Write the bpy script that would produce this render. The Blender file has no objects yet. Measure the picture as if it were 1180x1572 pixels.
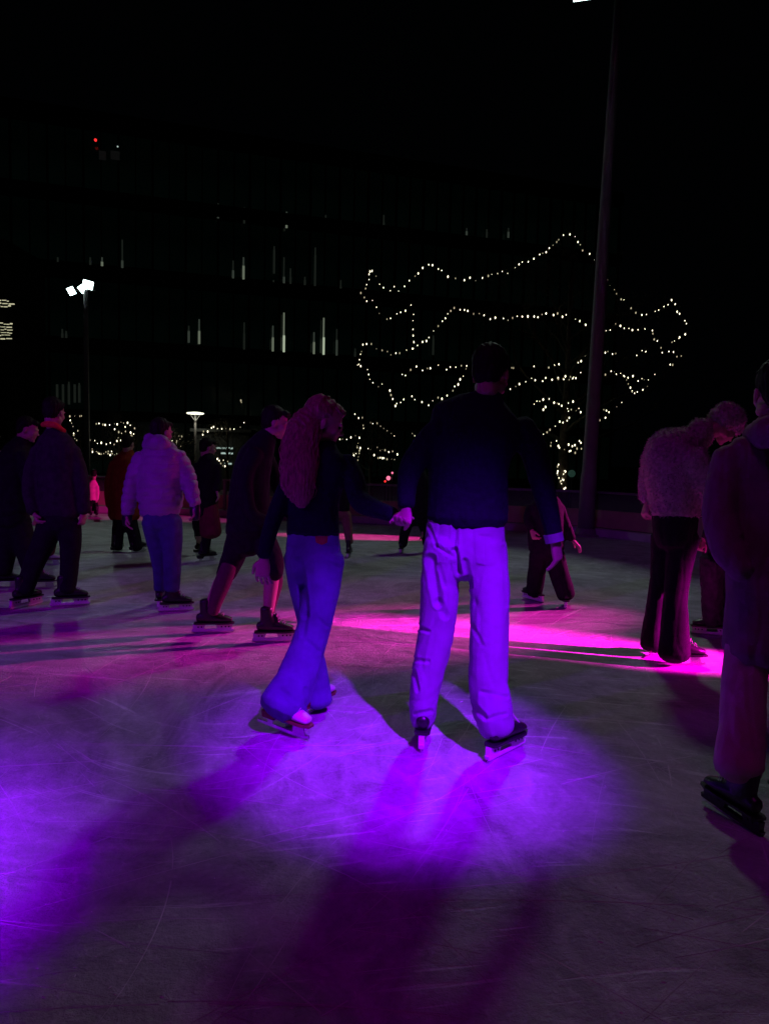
import bpy, bmesh, math, random
from mathutils import Vector, Matrix, noise
random.seed(7)
S = bpy.context.scene
COL = S.collection
V = Vector
PI = math.pi

# ------------------------------------------------------------------ camera
FOC, CX, CY, CAMZ = 1150.0, 590.0, 786.0, 1.36
PITCH, ROLL = math.radians(3.98), 0.020
_F = V((0, math.cos(PITCH), -math.sin(PITCH)))
_U0 = V((0, math.sin(PITCH), math.cos(PITCH)))
_R0 = V((1, 0, 0))
_R = _R0 * math.cos(ROLL) + _U0 * math.sin(ROLL)
_U = -_R0 * math.sin(ROLL) + _U0 * math.cos(ROLL)
CAMP = V((0, 0, CAMZ))
cd = bpy.data.cameras.new('camera')
cam = bpy.data.objects.new('camera', cd)
COL.objects.link(cam)
cam.matrix_world = Matrix(((_R.x, _U.x, -_F.x, 0), (_R.y, _U.y, -_F.y, 0), (_R.z, _U.z, -_F.z, CAMZ), (0, 0, 0, 1)))
cd.sensor_fit = 'VERTICAL'
cd.sensor_height = 36
cd.lens = 36 * FOC / 1572
cd.clip_start, cd.clip_end = 0.05, 600
S.camera = cam

# ------------------------------------------------------------------ world + exposure
w = bpy.data.worlds.new('World')
S.world = w
w.use_nodes = True
bg = w.node_tree.nodes['Background']
bg.inputs[0].default_value = (0.35, 0.5, 0.75, 1)
bg.inputs[1].default_value = 0.0006
S.view_settings.view_transform = 'Standard'
S.view_settings.look = 'None'
S.view_settings.gamma = 1
S.view_settings.exposure = 0
S.view_settings.use_curve_mapping = False
S.cycles.max_bounces = 5
S.cycles.diffuse_bounces = 2
S.cycles.glossy_bounces = 3
S.cycles.sample_clamp_indirect = 2.0
S.cycles.caustics_reflective = False
S.cycles.caustics_refractive = False


def P(u, v, d):
    return CAMP + (_F + _R * ((u - CX) / FOC) + _U * ((CY - v) / FOC)) * d


def G(u, v, z=0.0):
    r = _F + _R * ((u - CX) / FOC) + _U * ((CY - v) / FOC)
    return CAMP + r * ((z - CAMZ) / r.z)


def depth(p):
    return (p - CAMP).dot(_F)


def spot(name, loc, tgt, watt, color, half_deg, blend, radius):
    l = bpy.data.lights.new(name, 'SPOT')
    l.energy = watt
    l.color = color
    l.spot_size = math.radians(half_deg * 2)
    l.spot_blend = blend
    l.shadow_soft_size = radius
    o = bpy.data.objects.new(name, l)
    COL.objects.link(o)
    o.location = loc
    o.rotation_euler = (V(tgt) - V(loc)).to_track_quat('-Z', 'Y').to_euler()
    return o


VIOLET = (0.26, 0.0, 1.0)
MAGENTA = (1.0, 0.0, 0.62)
MAST_FOOT = G(898, 822)
MAST_LAMP = P(897, -9, depth(MAST_FOOT) - 1.9)
MAST_LAMP2 = P(132, 441, 26.0)
# violet party beam from behind the camera on the couple
L_COUPLE = V((1.65, -0.35, 5.0))
spot('violet_spot_lamp', L_COUPLE, (0.12, 3.38, 0.1), 5500, VIOLET, 9.3, 1.0, 0.08)
# violet beam on the near left ice
L_LEFT = V((-3.2, -2.6, 4.6))
spot('violet_spot_lamp', L_LEFT, (-2.15, 1.7, 0.0), 13500, VIOLET, 10.6, 1.0, 0.15)
# wide dim violet wash over the left skaters
L_WASH = V((-6.5, -1.0, 4.6))
spot('violet_wash_lamp', L_WASH, (-2.6, 4.8, 0.0), 1000, (0.30, 0.0, 1.0), 27, 1.0, 0.15)
# magenta beam grazing in from the right
L_MAG = V((7.7, 3.5, 2.4))
spot('magenta_spot_lamp', L_MAG, (2.15, 5.2, 0.0), 22000, MAGENTA, 4.0, 0.8, 0.06)
spot('magenta_spot_lamp', L_MAG, (0.95, 5.75, 0.0), 22000, MAGENTA, 4.6, 0.9, 0.06)
L_MWASH = V((7.8, 9.5, 3.0))
spot('magenta_spot_lamp', L_MWASH + V((0, -0.3, 0.1)), (0.25, 6.0, 0.0), 8000, (1.0, 0.03, 0.55), 7.5, 1.0, 0.08)
spot('magenta_wash_lamp', L_MWASH, (-1.8, 6.4, 0.4), 600, MAGENTA, 15, 0.9, 0.08)
# pink beams on the far ice
L_FAR = V((7.4, 12.2, 2.8))
spot('pink_spot_lamp', L_FAR, (-0.35, 13.1, 0.0), 9000, (1.0, 0.02, 0.35), 3.6, 0.25, 0.03)
spot('pink_spot_lamp', L_FAR + V((0, 0.3, 0.2)), (-6.6, 16.8, 0.0), 7000, (1.0, 0.02, 0.45), 4.5, 0.5, 0.03)
# added overhead fill for the spill of the party lights: soft dim magenta violet
L_AMB = V((-1.0, -1.5, 11.0))
spot('purple_fill_lamp', L_AMB, (0.2, 4.0, 0.0), 230, (0.9, 0.0, 0.9), 50, 1.0, 1.2)
# cool white floodlights on the two masts
spot('flood_lamp', MAST_LAMP, (-3.5, 6.5, 0.0), 400, (0.78, 1.0, 0.88), 36, 0.12, 0.50)
spot('flood_lamp', MAST_LAMP2 + V((0, -0.5, 0)), (0.5, 11.0, 0.0), 300, (0.70, 1.0, 0.93), 70, 0.6, 0.15)


# ------------------------------------------------------------------ material helpers
def mat(name, color, rough=0.8, metal=0.0, var=0.15, scale=20, bump=0.0, bscale=80, spec=0.5, stretch=None, sheen=0.0):
    m = bpy.data.materials.new(name)
    m.use_nodes = True
    nt = m.node_tree
    b = nt.nodes['Principled BSDF']
    b.inputs['Roughness'].default_value = rough
    b.inputs['Metallic'].default_value = metal
    b.inputs['Specular IOR Level'].default_value = spec if rough < 0.85 else 0.15
    if sheen:
        b.inputs['Sheen Weight'].default_value = sheen
    tc = nt.nodes.new('ShaderNodeTexCoord')
    mp = nt.nodes.new('ShaderNodeMapping')
    if stretch:
        mp.inputs['Scale'].default_value = stretch
    nt.links.new(tc.outputs['Object'], mp.inputs[0])
    n = nt.nodes.new('ShaderNodeTexNoise')
    n.inputs['Scale'].default_value = scale
    n.inputs['Detail'].default_value = 5
    nt.links.new(mp.outputs[0], n.inputs['Vector'])
    cr = nt.nodes.new('ShaderNodeValToRGB')
    cr.color_ramp.elements[0].position = 0.3
    cr.color_ramp.elements[1].position = 0.7
    c = V(color)
    lo, hi = c * (1 - var), c * (1 + var)
    cr.color_ramp.elements[0].color = (lo.x, lo.y, lo.z, 1)
    cr.color_ramp.elements[1].color = (min(hi.x, 1), min(hi.y, 1), min(hi.z, 1), 1)
    nt.links.new(n.outputs[0], cr.inputs[0])
    nt.links.new(cr.outputs[0], b.inputs['Base Color'])
    if bump:
        n2 = nt.nodes.new('ShaderNodeTexNoise')
        n2.inputs['Scale'].default_value = bscale
        n2.inputs['Detail'].default_value = 3
        nt.links.new(mp.outputs[0], n2.inputs['Vector'])
        bp = nt.nodes.new('ShaderNodeBump')
        bp.inputs['Strength'].default_value = bump
        bp.inputs['Distance'].default_value = 0.01
        nt.links.new(n2.outputs[0], bp.inputs['Height'])
        nt.links.new(bp.outputs[0], b.inputs['Normal'])
    return m


def emit(name, color, strength, sample=False):
    m = bpy.data.materials.new(name)
    m.use_nodes = True
    nt = m.node_tree
    b = nt.nodes['Principled BSDF']
    b.inputs['Base Color'].default_value = (0.05, 0.05, 0.05, 1)
    b.inputs['Emission Color'].default_value = (*color, 1)
    b.inputs['Emission Strength'].default_value = strength
    if not sample:
        m.cycles.emission_sampling = 'NONE'
    return m


M = {}
M['navy_knit'] = mat('navy_knit', (0.007, 0.008, 0.020), 0.95, var=0.25, scale=40, bump=0.5, bscale=160)
M['off_white_twill'] = mat('off_white_twill', (0.27, 0.31, 0.36), 0.9, var=0.07, scale=10, bump=0.35, bscale=220)
M['blue_denim'] = mat('blue_denim', (0.10, 0.15, 0.27), 0.9, var=0.25, scale=9, bump=0.4, bscale=240)
M['dark_denim'] = mat('dark_denim', (0.06, 0.09, 0.20), 0.9, var=0.25, scale=12, bump=0.4, bscale=200)
M['black_cloth'] = mat('black_cloth', (0.012, 0.012, 0.014), 0.9, var=0.3, scale=20, bump=0.3, bscale=150)
M['charcoal_cloth'] = mat('charcoal_cloth', (0.03, 0.028, 0.032), 0.9, var=0.3, scale=20, bump=0.3, bscale=150)
M['lilac_nylon'] = mat('lilac_nylon', (0.28, 0.24, 0.34), 0.5, var=0.12, scale=9, bump=0.3, bscale=60)
M['orange_wool'] = mat('orange_wool', (0.28, 0.05, 0.02), 0.95, var=0.2, scale=15)
M['maroon_cloth'] = mat('maroon_cloth', (0.16, 0.02, 0.04), 0.9, var=0.2, scale=15)
M['brown_cloth'] = mat('brown_cloth', (0.22, 0.12, 0.09), 0.9, var=0.2, scale=15)
M['pink_cloth'] = mat('pink_cloth', (0.75, 0.25, 0.45), 0.9, var=0.15, scale=15)
M['cream_fleece'] = mat('cream_fleece', (0.42, 0.42, 0.34), 1.0, var=0.25, scale=45, bump=0.9, bscale=90)
M['plum_coat'] = mat('plum_coat', (0.20, 0.10, 0.15), 0.85, var=0.12, scale=12, bump=0.3, bscale=120)
M['mauve_trousers'] = mat('mauve_trousers', (0.50, 0.25, 0.34), 0.9, var=0.12, scale=12, bump=0.3, bscale=150)
M['skin'] = mat('skin', (0.42, 0.26, 0.20), 0.55, var=0.08, scale=18)
M['socks'] = mat('socks', (0.10, 0.045, 0.06), 0.9, var=0.12, scale=30, bump=0.4, bscale=160)
M['dark_hair'] = mat('dark_hair', (0.012, 0.009, 0.008), 0.6, var=0.4, scale=60, stretch=(1, 1, 0.2), spec=0.1)
M['brown_hair'] = mat('brown_hair', (0.24, 0.11, 0.08), 0.6, var=0.5, scale=70, bump=0.5, bscale=120, stretch=(1.6, 1.6, 0.12))
M['black_leather'] = mat('black_leather', (0.014, 0.014, 0.016), 0.35, var=0.3, scale=40, bump=0.15, bscale=70)
M['white_leather'] = mat('white_leather', (0.62, 0.60, 0.58), 0.45, var=0.07, scale=40)
M['white_plastic'] = mat('white_plastic', (0.72, 0.72, 0.72), 0.4, var=0.05, scale=30)
M['brown_sole'] = mat('brown_sole', (0.14, 0.05, 0.03), 0.5, var=0.2, scale=30)
M['steel'] = mat('steel', (0.62, 0.63, 0.65), 0.25, metal=1.0, var=0.06, scale=30)
M['lace'] = mat('lace', (0.5, 0.5, 0.5), 0.9)
M['red_patch'] = mat('red_patch', (0.22, 0.03, 0.03), 0.8)
M['red_scarf'] = mat('red_scarf', (0.7, 0.04, 0.05), 0.9, bump=0.5, bscale=120)  # red of the light on the neck, painted in
M['mast_paint'] = mat('mast_paint', (0.24, 0.22, 0.22), 0.6, var=0.12, scale=5)
M['dark_metal'] = mat('dark_metal', (0.03, 0.03, 0.032), 0.5, metal=0.3)
M['beige_panel'] = mat('beige_panel', (0.50, 0.45, 0.24), 0.7, var=0.18, scale=2.5, bump=0.1)
M['white_ledge'] = mat('white_ledge', (0.55, 0.52, 0.52), 0.6, var=0.15, scale=4)
M['rail'] = mat('rail', (0.20, 0.20, 0.20), 0.5, var=0.1, scale=8)
M['bark'] = mat('bark', (0.07, 0.055, 0.04), 0.95, var=0.4, scale=9, bump=0.8, bscale=30)
M['twigs'] = mat('twigs', (0.05, 0.045, 0.03), 0.95, var=0.3)
M['cable'] = mat('cable', (0.01, 0.012, 0.01), 0.8)
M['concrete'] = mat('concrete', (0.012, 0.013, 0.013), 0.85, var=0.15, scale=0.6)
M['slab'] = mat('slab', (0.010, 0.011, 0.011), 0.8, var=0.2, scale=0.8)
M['paving'] = mat('paving', (0.06, 0.06, 0.06), 0.8, var=0.25, scale=1.2)
M['bulb'] = emit('bulb', (1.0, 0.90, 0.62), 2.6)
M['bulb_dim'] = emit('bulb_dim', (1.0, 0.86, 0.55), 0.5)
M['flood_glow'] = emit('flood_glow', (0.72, 1.0, 0.95), 9)
M['path_glow'] = emit('path_glow', (1.0, 1.0, 0.75), 1.8)
M['red_glow'] = emit('red_glow', (1.0, 0.03, 0.03), 1.3)
M['pink_glow'] = emit('pink_glow', (1.0, 0.2, 0.35), 1.2)
M['teal_glow'] = emit('teal_glow', (0.3, 0.8, 0.6), 0.035)
M['sign_glow'] = emit('sign_glow', (0.75, 1.0, 0.9), 0.45)
M['violet_glow'] = emit('violet_glow', VIOLET, 6)
M['magenta_glow'] = emit('magenta_glow', MAGENTA, 6)
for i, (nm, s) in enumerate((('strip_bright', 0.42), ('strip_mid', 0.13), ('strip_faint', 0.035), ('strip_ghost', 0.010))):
    M[nm] = emit(nm, (0.85, 1.0, 0.72) if i < 2 else (0.8, 1.0, 0.8), s)  # emission levels for the painted reflections on the facade
M['shop_light'] = emit('shop_light', (1.0, 0.95, 0.6), 0.55)


def glass_mat():
    m = mat('window_glass', (0.010, 0.016, 0.015), 0.12, var=0.2, scale=1.5, spec=0.6)
    nt = m.node_tree
    b = nt.nodes['Principled BSDF']
    b.inputs['Emission Color'].default_value = (0.25, 1.0, 0.75, 1)  # faint green glow put into the panes for the floodlight on the facade
    n = nt.nodes.new('ShaderNodeTexNoise')
    n.inputs['Scale'].default_value = 0.22
    tc = nt.nodes.new('ShaderNodeTexCoord')
    nt.links.new(tc.outputs['Object'], n.inputs['Vector'])
    mr = nt.nodes.new('ShaderNodeMapRange')
    mr.inputs[1].default_value = 0.35
    mr.inputs[2].default_value = 0.75
    mr.inputs[3].default_value = 0.0002
    mr.inputs[4].default_value = 0.0011
    nt.links.new(n.outputs[0], mr.inputs[0])
    nt.links.new(mr.outputs[0], b.inputs['Emission Strength'])
    m.cycles.emission_sampling = 'NONE'
    return m


M['glass'] = glass_mat()


def ice_mat():
    m = bpy.data.materials.new('skated_ice')
    m.use_nodes = True
    nt = m.node_tree
    N, L = nt.nodes, nt.links
    b = N['Principled BSDF']
    tc = N.new('ShaderNodeTexCoord')

    def mapping(rot, sc, src=None):
        mp = N.new('ShaderNodeMapping')
        mp.inputs['Rotation'].default_value = (0, 0, rot)
        mp.inputs['Scale'].default_value = sc
        L.new(src or tc.outputs['Object'], mp.inputs[0])
        return mp.outputs[0]

    def nz(vec, scale, detail=4, rough=0.55, dist=0.0):
        n = N.new('ShaderNodeTexNoise')
        n.inputs['Scale'].default_value = scale
        n.inputs['Detail'].default_value = detail
        n.inputs['Roughness'].default_value = rough
        n.inputs['Distortion'].default_value = dist
        L.new(vec, n.inputs['Vector'])
        return n.outputs[0]

    def ramp(v, a, b_, c0=0.0, c1=1.0):
        r = N.new('ShaderNodeMapRange')
        r.inputs[1].default_value = a
        r.inputs[2].default_value = b_
        r.inputs[3].default_value = c0
        r.inputs[4].default_value = c1
        L.new(v, r.inputs[0])
        return r.outputs[0]

    def op(o, x, y):
        n = N.new('ShaderNodeMath')
        n.operation = o
        for i, q in enumerate((x, y)):
            if isinstance(q, (int, float)):
                n.inputs[i].default_value = q
            else:
                L.new(q, n.inputs[i])
        return n.outputs[0]
    # warped coordinates: the blade cuts run in wide arcs
    wn = N.new('ShaderNodeTexNoise')
    wn.inputs['Scale'].default_value = 0.22
    wn.inputs['Detail'].default_value = 1
    L.new(tc.outputs['Object'], wn.inputs['Vector'])
    va = N.new('ShaderNodeVectorMath')
    va.operation = 'MULTIPLY_ADD'
    va.inputs[1].default_value = (4.5, 4.5, 0)
    L.new(wn.outputs['Color'], va.inputs[0])
    L.new(tc.outputs['Object'], va.inputs[2])
    warped = va.outputs[0]
    cuts = None
    for rot, sx, sc, a in ((-0.2, 0.04, 22, 0.65), (1.7, 0.05, 14, 0.66), (0.35, 0.05, 17, 0.66), (-0.7, 0.06, 15, 0.67), (1.25, 0.05, 19, 0.66), (2.3, 0.05, 24, 0.67), (0.8, 0.04, 26, 0.67)):
        q = ramp(nz(mapping(rot, (sx, 1, 1), warped), sc, 3, 0.6), a, a + 0.05)
        cuts = q if cuts is None else op('MAXIMUM', cuts, q)
    streak = nz(mapping(0.32, (0.07, 1, 1), warped), 9, 5, 0.6)
    cloud = nz(tc.outputs['Object'], 0.9, 5, 0.6)
    grain = nz(tc.outputs['Object'], 55, 4, 0.75)
    snow = ramp(nz(tc.outputs['Object'], 16, 5, 0.7, 0.6), 0.55, 0.72)
    val = op('ADD', ramp(cloud, 0.3, 0.7, 0.36, 0.50), ramp(streak, 0.35, 0.65, -0.035, 0.035))
    val = op('ADD', val, ramp(grain, 0.3, 0.7, -0.06, 0.06))
    val = op('ADD', val, op('MULTIPLY', cuts, 0.26))
    val = op('ADD', val, op('MULTIPLY', snow, 0.16))
    val = op('ADD', val, ramp(nz(warped, 3.2, 6, 0.7, 0.8), 0.35, 0.65, -0.14, 0.14))
    cc = N.new('ShaderNodeCombineColor')
    L.new(op('MULTIPLY', val, 0.97), cc.inputs[0])
    L.new(val, cc.inputs[1])
    L.new(op('MULTIPLY', val, 1.02), cc.inputs[2])
    L.new(cc.outputs[0], b.inputs['Base Color'])
    L.new(ramp(cloud, 0.3, 0.7, 0.38, 0.62), b.inputs['Roughness'])
    h = op('ADD', op('MULTIPLY', cuts, -0.5), op('MULTIPLY', grain, 2.0))
    h = op('ADD', h, op('MULTIPLY', nz(tc.outputs['Object'], 22, 5, 0.7), 2.2))
    h = op('ADD', h, op('MULTIPLY', snow, 0.5))
    h = op('ADD', h, op('MULTIPLY', streak, 0.12))
    bp = N.new('ShaderNodeBump')
    bp.inputs['Strength'].default_value = 0.5
    bp.inputs['Distance'].default_value = 0.018
    L.new(h, bp.inputs['Height'])
    L.new(bp.outputs[0], b.inputs['Normal'])
    b.inputs['Specular IOR Level'].default_value = 0.35
    return m


M['ice'] = ice_mat()


# ------------------------------------------------------------------ object helpers
def obj(name, me, m, parent=None, kind=None, smooth=False):
    if isinstance(me, bmesh.types.BMesh):
        bm = me
        me = bpy.data.meshes.new(name)
        bmesh.ops.recalc_face_normals(bm, faces=bm.faces[:])
        bm.to_mesh(me)
        bm.free()
    if m and not me.materials:
        me.materials.append(m)
    if smooth:
        me.polygons.foreach_set('use_smooth', [True] * len(me.polygons))
    o = bpy.data.objects.new(name, me)
    COL.objects.link(o)
    if parent:
        o.parent = parent
    if kind:
        o['kind'] = kind
    return o


def thing(name, label, cat, loc=(0, 0, 0), group=None):
    o = bpy.data.objects.new(name, None)
    COL.objects.link(o)
    o.empty_display_size = 0.2
    o.location = loc
    o['label'] = label
    o['category'] = cat
    if group:
        o['group'] = group
    return o


def copy_obj(o, parent=None):
    c = o.copy()
    COL.objects.link(c)
    if parent:
        c.parent = parent
    return c


def box(bm, c, s, mtx=None):
    r = bmesh.ops.create_cube(bm, size=1)
    for v in r['verts']:
        v.co = V((v.co.x * s[0] + c[0], v.co.y * s[1] + c[1], v.co.z * s[2] + c[2]))
        if mtx:
            v.co = mtx @ v.co
    return r['verts']


def tube(bm, pts, rads, seg=8, cap=True):
    rings = []
    n = len(pts)
    ref = V((0.3, 0.9, 0.2)).normalized()
    for i, p in enumerate(pts):
        t = (pts[min(i + 1, n - 1)] - pts[max(i - 1, 0)])
        if t.length < 1e-9:
            t = V((0, 0, 1))
        t.normalize()
        a = ref - t * ref.dot(t)
        if a.length < 0.1:
            a = V((1, 0, 0)) - t * t.x
        a.normalize()
        b = t.cross(a)
        r = rads[i] if isinstance(rads, (list, tuple)) else rads
        rings.append([bm.verts.new(p + (a * math.cos(k * 2 * PI / seg) + b * math.sin(k * 2 * PI / seg)) * r) for k in range(seg)])
    for i in range(n - 1):
        for k in range(seg):
            bm.faces.new((rings[i][k], rings[i][(k + 1) % seg], rings[i + 1][(k + 1) % seg], rings[i + 1][k]))
    if cap and seg > 2:
        bm.faces.new(rings[0][::-1])
        bm.faces.new(rings[-1])


def catmull(p0, p1, p2, p3, t):
    return 0.5 * ((2 * p1) + (p2 - p0) * t + (2 * p0 - 5 * p1 + 4 * p2 - p3) * t * t + (3 * p1 - p0 - 3 * p2 + p3) * t ** 3)


def loft(bm, pts, side, seg=18, sub=4, dome=True):
    """pts: [(centre, r_side, r_front)]"""
    L = [(V(p[0]), p[1], p[2]) for p in pts]
    out = []
    n = len(L)
    for i in range(n - 1):
        a, b, c, d = L[max(i - 1, 0)], L[i], L[i + 1], L[min(i + 2, n - 1)]
        for k in range(sub):
            t = k / sub
            out.append((catmull(a[0], b[0], c[0], d[0], t), max(catmull(a[1], b[1], c[1], d[1], t), 0.002), max(catmull(a[2], b[2], c[2], d[2], t), 0.002)))
    out.append(L[-1])
    if dome:
        def cap(e, inner):
            t = (e[0] - inner[0]).normalized()
            r = min(e[1], e[2])
            return [(e[0] + t * r * math.sin(a) * 0.6, e[1] * math.cos(a), e[2] * math.cos(a)) for a in (0.5, 1.0, 1.35)]
        out = cap(out[0], out[1])[::-1] + out + cap(out[-1], out[-2])
    rings = []
    m = len(out)
    for i, (c, rx, ry) in enumerate(out):
        t = (out[min(i + 1, m - 1)][0] - out[max(i - 1, 0)][0]).normalized()
        a = side - t * side.dot(t)
        if a.length < 0.05:
            a = V((0, 1, 0)) - t * t.y
        a.normalize()
        b = t.cross(a)
        rings.append([bm.verts.new(c + a * rx * math.cos(k * 2 * PI / seg) + b * ry * math.sin(k * 2 * PI / seg)) for k in range(seg)])
    for i in range(m - 1):
        for k in range(seg):
            bm.faces.new((rings[i][k], rings[i][(k + 1) % seg], rings[i + 1][(k + 1) % seg], rings[i + 1][k]))
    bm.faces.new(rings[0][::-1])
    bm.faces.new(rings[-1])


def ball(bm, c, r, mtx=None, u=16, v=10):
    res = bmesh.ops.create_uvsphere(bm, u_segments=u, v_segments=v, radius=1)
    for q in res['verts']:
        q.co = V((q.co.x * r[0] + c[0], q.co.y * r[1] + c[1], q.co.z * r[2] + c[2]))
        if mtx:
            q.co = mtx @ q.co


def fuse(bm, voxel, smooth=3, factor=0.5):
    """union of all volumes in bm as one continuous surface"""
    bmesh.ops.recalc_face_normals(bm, faces=bm.faces[:])
    me = bpy.data.meshes.new('tmp')
    bm.to_mesh(me)
    bm.free()
    o = bpy.data.objects.new('tmp', me)
    COL.objects.link(o)
    md = o.modifiers.new('r', 'REMESH')
    md.mode = 'VOXEL'
    md.voxel_size = voxel
    if smooth:
        sm = o.modifiers.new('s', 'SMOOTH')
        sm.iterations = smooth
        sm.factor = factor
    dg = bpy.context.evaluated_depsgraph_get()
    dg.update()
    out = bpy.data.meshes.new_from_object(o.evaluated_get(dg))
    bpy.data.objects.remove(o)
    bpy.data.meshes.remove(me)
    return out


def displace(me, fn):
    nr = [V(v.normal) for v in me.vertices]
    for v, n in zip(me.vertices, nr):
        v.co = v.co + n * fn(v.co, n)


def ridged(p):
    return 1 - abs(noise.noise(p)) * 2


SEED = [0]


def fold_fn(amp=0.010, horiz=0.6, lines=None, org=None):
    """cloth folds: shallow drape, narrow creases, stacked rolls near the hem.
    lines: creases seen in the photograph, (u1, v1, u2, v2, half width px, depth m)"""
    SEED[0] += 1
    o = V((SEED[0] * 3.7, SEED[0] * 1.3, 0))

    def crease(q, w):
        return max(0.0, 1 - abs(noise.noise(q)) * w)

    def f(p, n):
        wx = noise.noise(p * 3 + o) * 0.4
        a = noise.noise(V((p.x * 7 + wx, p.y * 7, p.z * 1.3 + wx)) + o)
        b = crease(V((p.x * 5 + p.z * 2.2 + wx, p.y * 4, p.z * 3.2 - p.x * 3)) + o * 2, 6.5)
        b2 = crease(V((p.x * 11 + wx * 2, p.y * 9, p.z * 2.0 + wx)) + o * 4, 5.5)
        c = crease(V((p.x * 4, p.y * 4, p.z * 11 + wx * 5)) + o * 3, 4.5)
        low = max(0.0, 1 - p.z / 0.40)
        d = amp * (a * 0.8 - b * 0.55 * horiz - b2 * 0.40 * (1.2 - horiz) - c * (0.10 + 0.6 * low) * horiz + noise.noise(p * 45 + o) * 0.10)
        if lines and n.y < 0.25:
            q = p + org - CAMP
            dz = q.dot(_F)
            u, v = CX + FOC * q.dot(_R) / dz, CY - FOC * q.dot(_U) / dz
            for (u1, v1, u2, v2, w_, dep) in lines:
                ex, ey = u2 - u1, v2 - v1
                t = max(0, min(1, ((u - u1) * ex + (v - v1) * ey) / (ex * ex + ey * ey)))
                r = math.hypot(u - u1 - ex * t, v - v1 - ey * t) / w_
                if r < 2.2:
                    d += -0.62 * dep * math.exp(-r * r * 0.9) + dep * 0.2 * math.exp(-(r - 1.7) ** 2 * 5)
        return d
    return f


def puffer_fn(p, n):
    q = abs(math.sin((p.z + 0.02 * noise.noise(p * 6)) * PI / 0.068))
    return 0.015 * (q ** 0.4) * (0.8 + 0.5 * noise.noise(p * 7)) - 0.009 + 0.007 * noise.noise(p * 22) + 0.010 * noise.noise(p * 8)


def fleece_fn(p, n):
    return 0.006 * noise.noise(p * 45) + 0.006 * noise.noise(p * 16) + 0.012 * noise.noise(p * 5)


# ------------------------------------------------------------------ setting
bm = bmesh.new()
bmesh.ops.create_grid(bm, x_segments=8, y_segments=8, size=400)
for v in bm.verts:
    v.co.z = -0.02
obj('plaza_ground', bm, M['paving'], kind='structure')

RINK = [V((-15, 14.8, 0)), V((-11, 17.4, 0)), V((-6, 17.6, 0)), V((-1.0, 16.3, 0)), V((2.2, 15.2, 0)), V((3.9, 14.5, 0)), V((4.9, 13.0, 0)), V((6.4, 11.2, 0)), V((9.3, 7.5, 0)), V((11.0, 2.0, 0)), V((11.0, -6, 0)), V((7, -11, 0)), V((-8, -11, 0)), V((-15, -5, 0))]
bm = bmesh.new()
vs = [bm.verts.new(p) for p in RINK]
bm.faces.new(vs)
obj('ice_rink', bm, M['ice'], kind='structure')

# small crumbs of scraped ice lying on the rink
bm = bmesh.new()
rr = random.Random(3)
for i in range(170):
    u, v = rr.uniform(-100, 1280), rr.uniform(930, 1570) if rr.random() < 0.8 else rr.uniform(880, 1000)
    g = G(u, v)
    s = rr.uniform(0.0010, 0.0024) * (1 + 0.15 * g.y)
    a = rr.uniform(0, PI)
    L_ = s * rr.choice((1, 1.4, 2, 4))
    dx, dy = V((math.cos(a), math.sin(a), 0)) * L_, V((-math.sin(a), math.cos(a), 0)) * s
    b4 = [bm.verts.new(g + q) for q in (dx, dy, -dx, -dy)]
    top = bm.verts.new(g + V((0, 0, s * 1.2)))
    for k in range(4):
        bm.faces.new((b4[k], b4[(k + 1) % 4], top))
m_chip = mat('ice_crumbs', (0.8, 0.8, 0.8), 0.4)
obj('ice_crumbs', bm, m_chip, kind='stuff')['label'] = 'white crumbs of scraped ice scattered over the rink'

# long curved cuts left by the blades: thin ridges of scraped snow
bm = bmesh.new()
rr = random.Random(17)
for i in range(330):
    if rr.random() < 0.75:
        c0 = V((rr.uniform(-2.6, 2.6), 1.6 + 5.5 * rr.random() ** 1.4, 0))
    else:
        c0 = V((rr.uniform(-7, 6), rr.uniform(5, 13), 0))
    a = rr.choice((0.25, 0.35, 0.9, 2.6, 1.7)) + rr.gauss(0, 0.35)
    R_ = rr.uniform(1.2, 9) * rr.choice((-1, 1))
    Ln = rr.uniform(0.25, 2.2)
    wd = rr.uniform(0.0008, 0.0022) * (1 + 0.12 * c0.y)
    n = 14
    prev = None
    p = c0.copy()
    for k in range(n + 1):
        t = V((math.cos(a), math.sin(a), 0))
        nn = V((-t.y, t.x, 0))
        w_ = wd * math.sin(PI * (k + 0.3) / (n + 0.6)) * rr.uniform(0.6, 1.2)
        cur = (bm.verts.new(p + nn * w_), bm.verts.new(p + V((0, 0, 0.0012))), bm.verts.new(p - nn * w_))
        if prev and rr.random() > 0.12:
            bm.faces.new((prev[0], cur[0], cur[1], prev[1]))
            bm.faces.new((prev[1], cur[1], cur[2], prev[2]))
        prev = cur
        p = p + t * (Ln / n)
        a += Ln / n / R_
obj('blade_cuts', bm, mat('scraped_snow', (0.62, 0.62, 0.63), 0.8), kind='stuff')['label'] = 'thin curved cuts of skate blades in the ice'

# ---- barrier round the rink
bar = thing('rink_barrier', 'low beige panelled barrier with grey rail curving round the far edge of the ice', 'barrier', tuple(RINK[3]))
off = -RINK[3]
samples = []
arc = RINK[0:10]
for i in range(len(arc) - 1):
    a, b, c, d = arc[max(i - 1, 0)], arc[i], arc[i + 1], arc[min(i + 2, len(arc) - 1)]
    for k in range(20):
        samples.append(catmull(a, b, c, d, k / 20))
samples.append(arc[-1])
pts, acc = [samples[0]], 0
for a, b in zip(samples, samples[1:]):
    acc += (b - a).length
    if acc >= 1.9:
        pts.append(b)
        acc = 0


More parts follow.
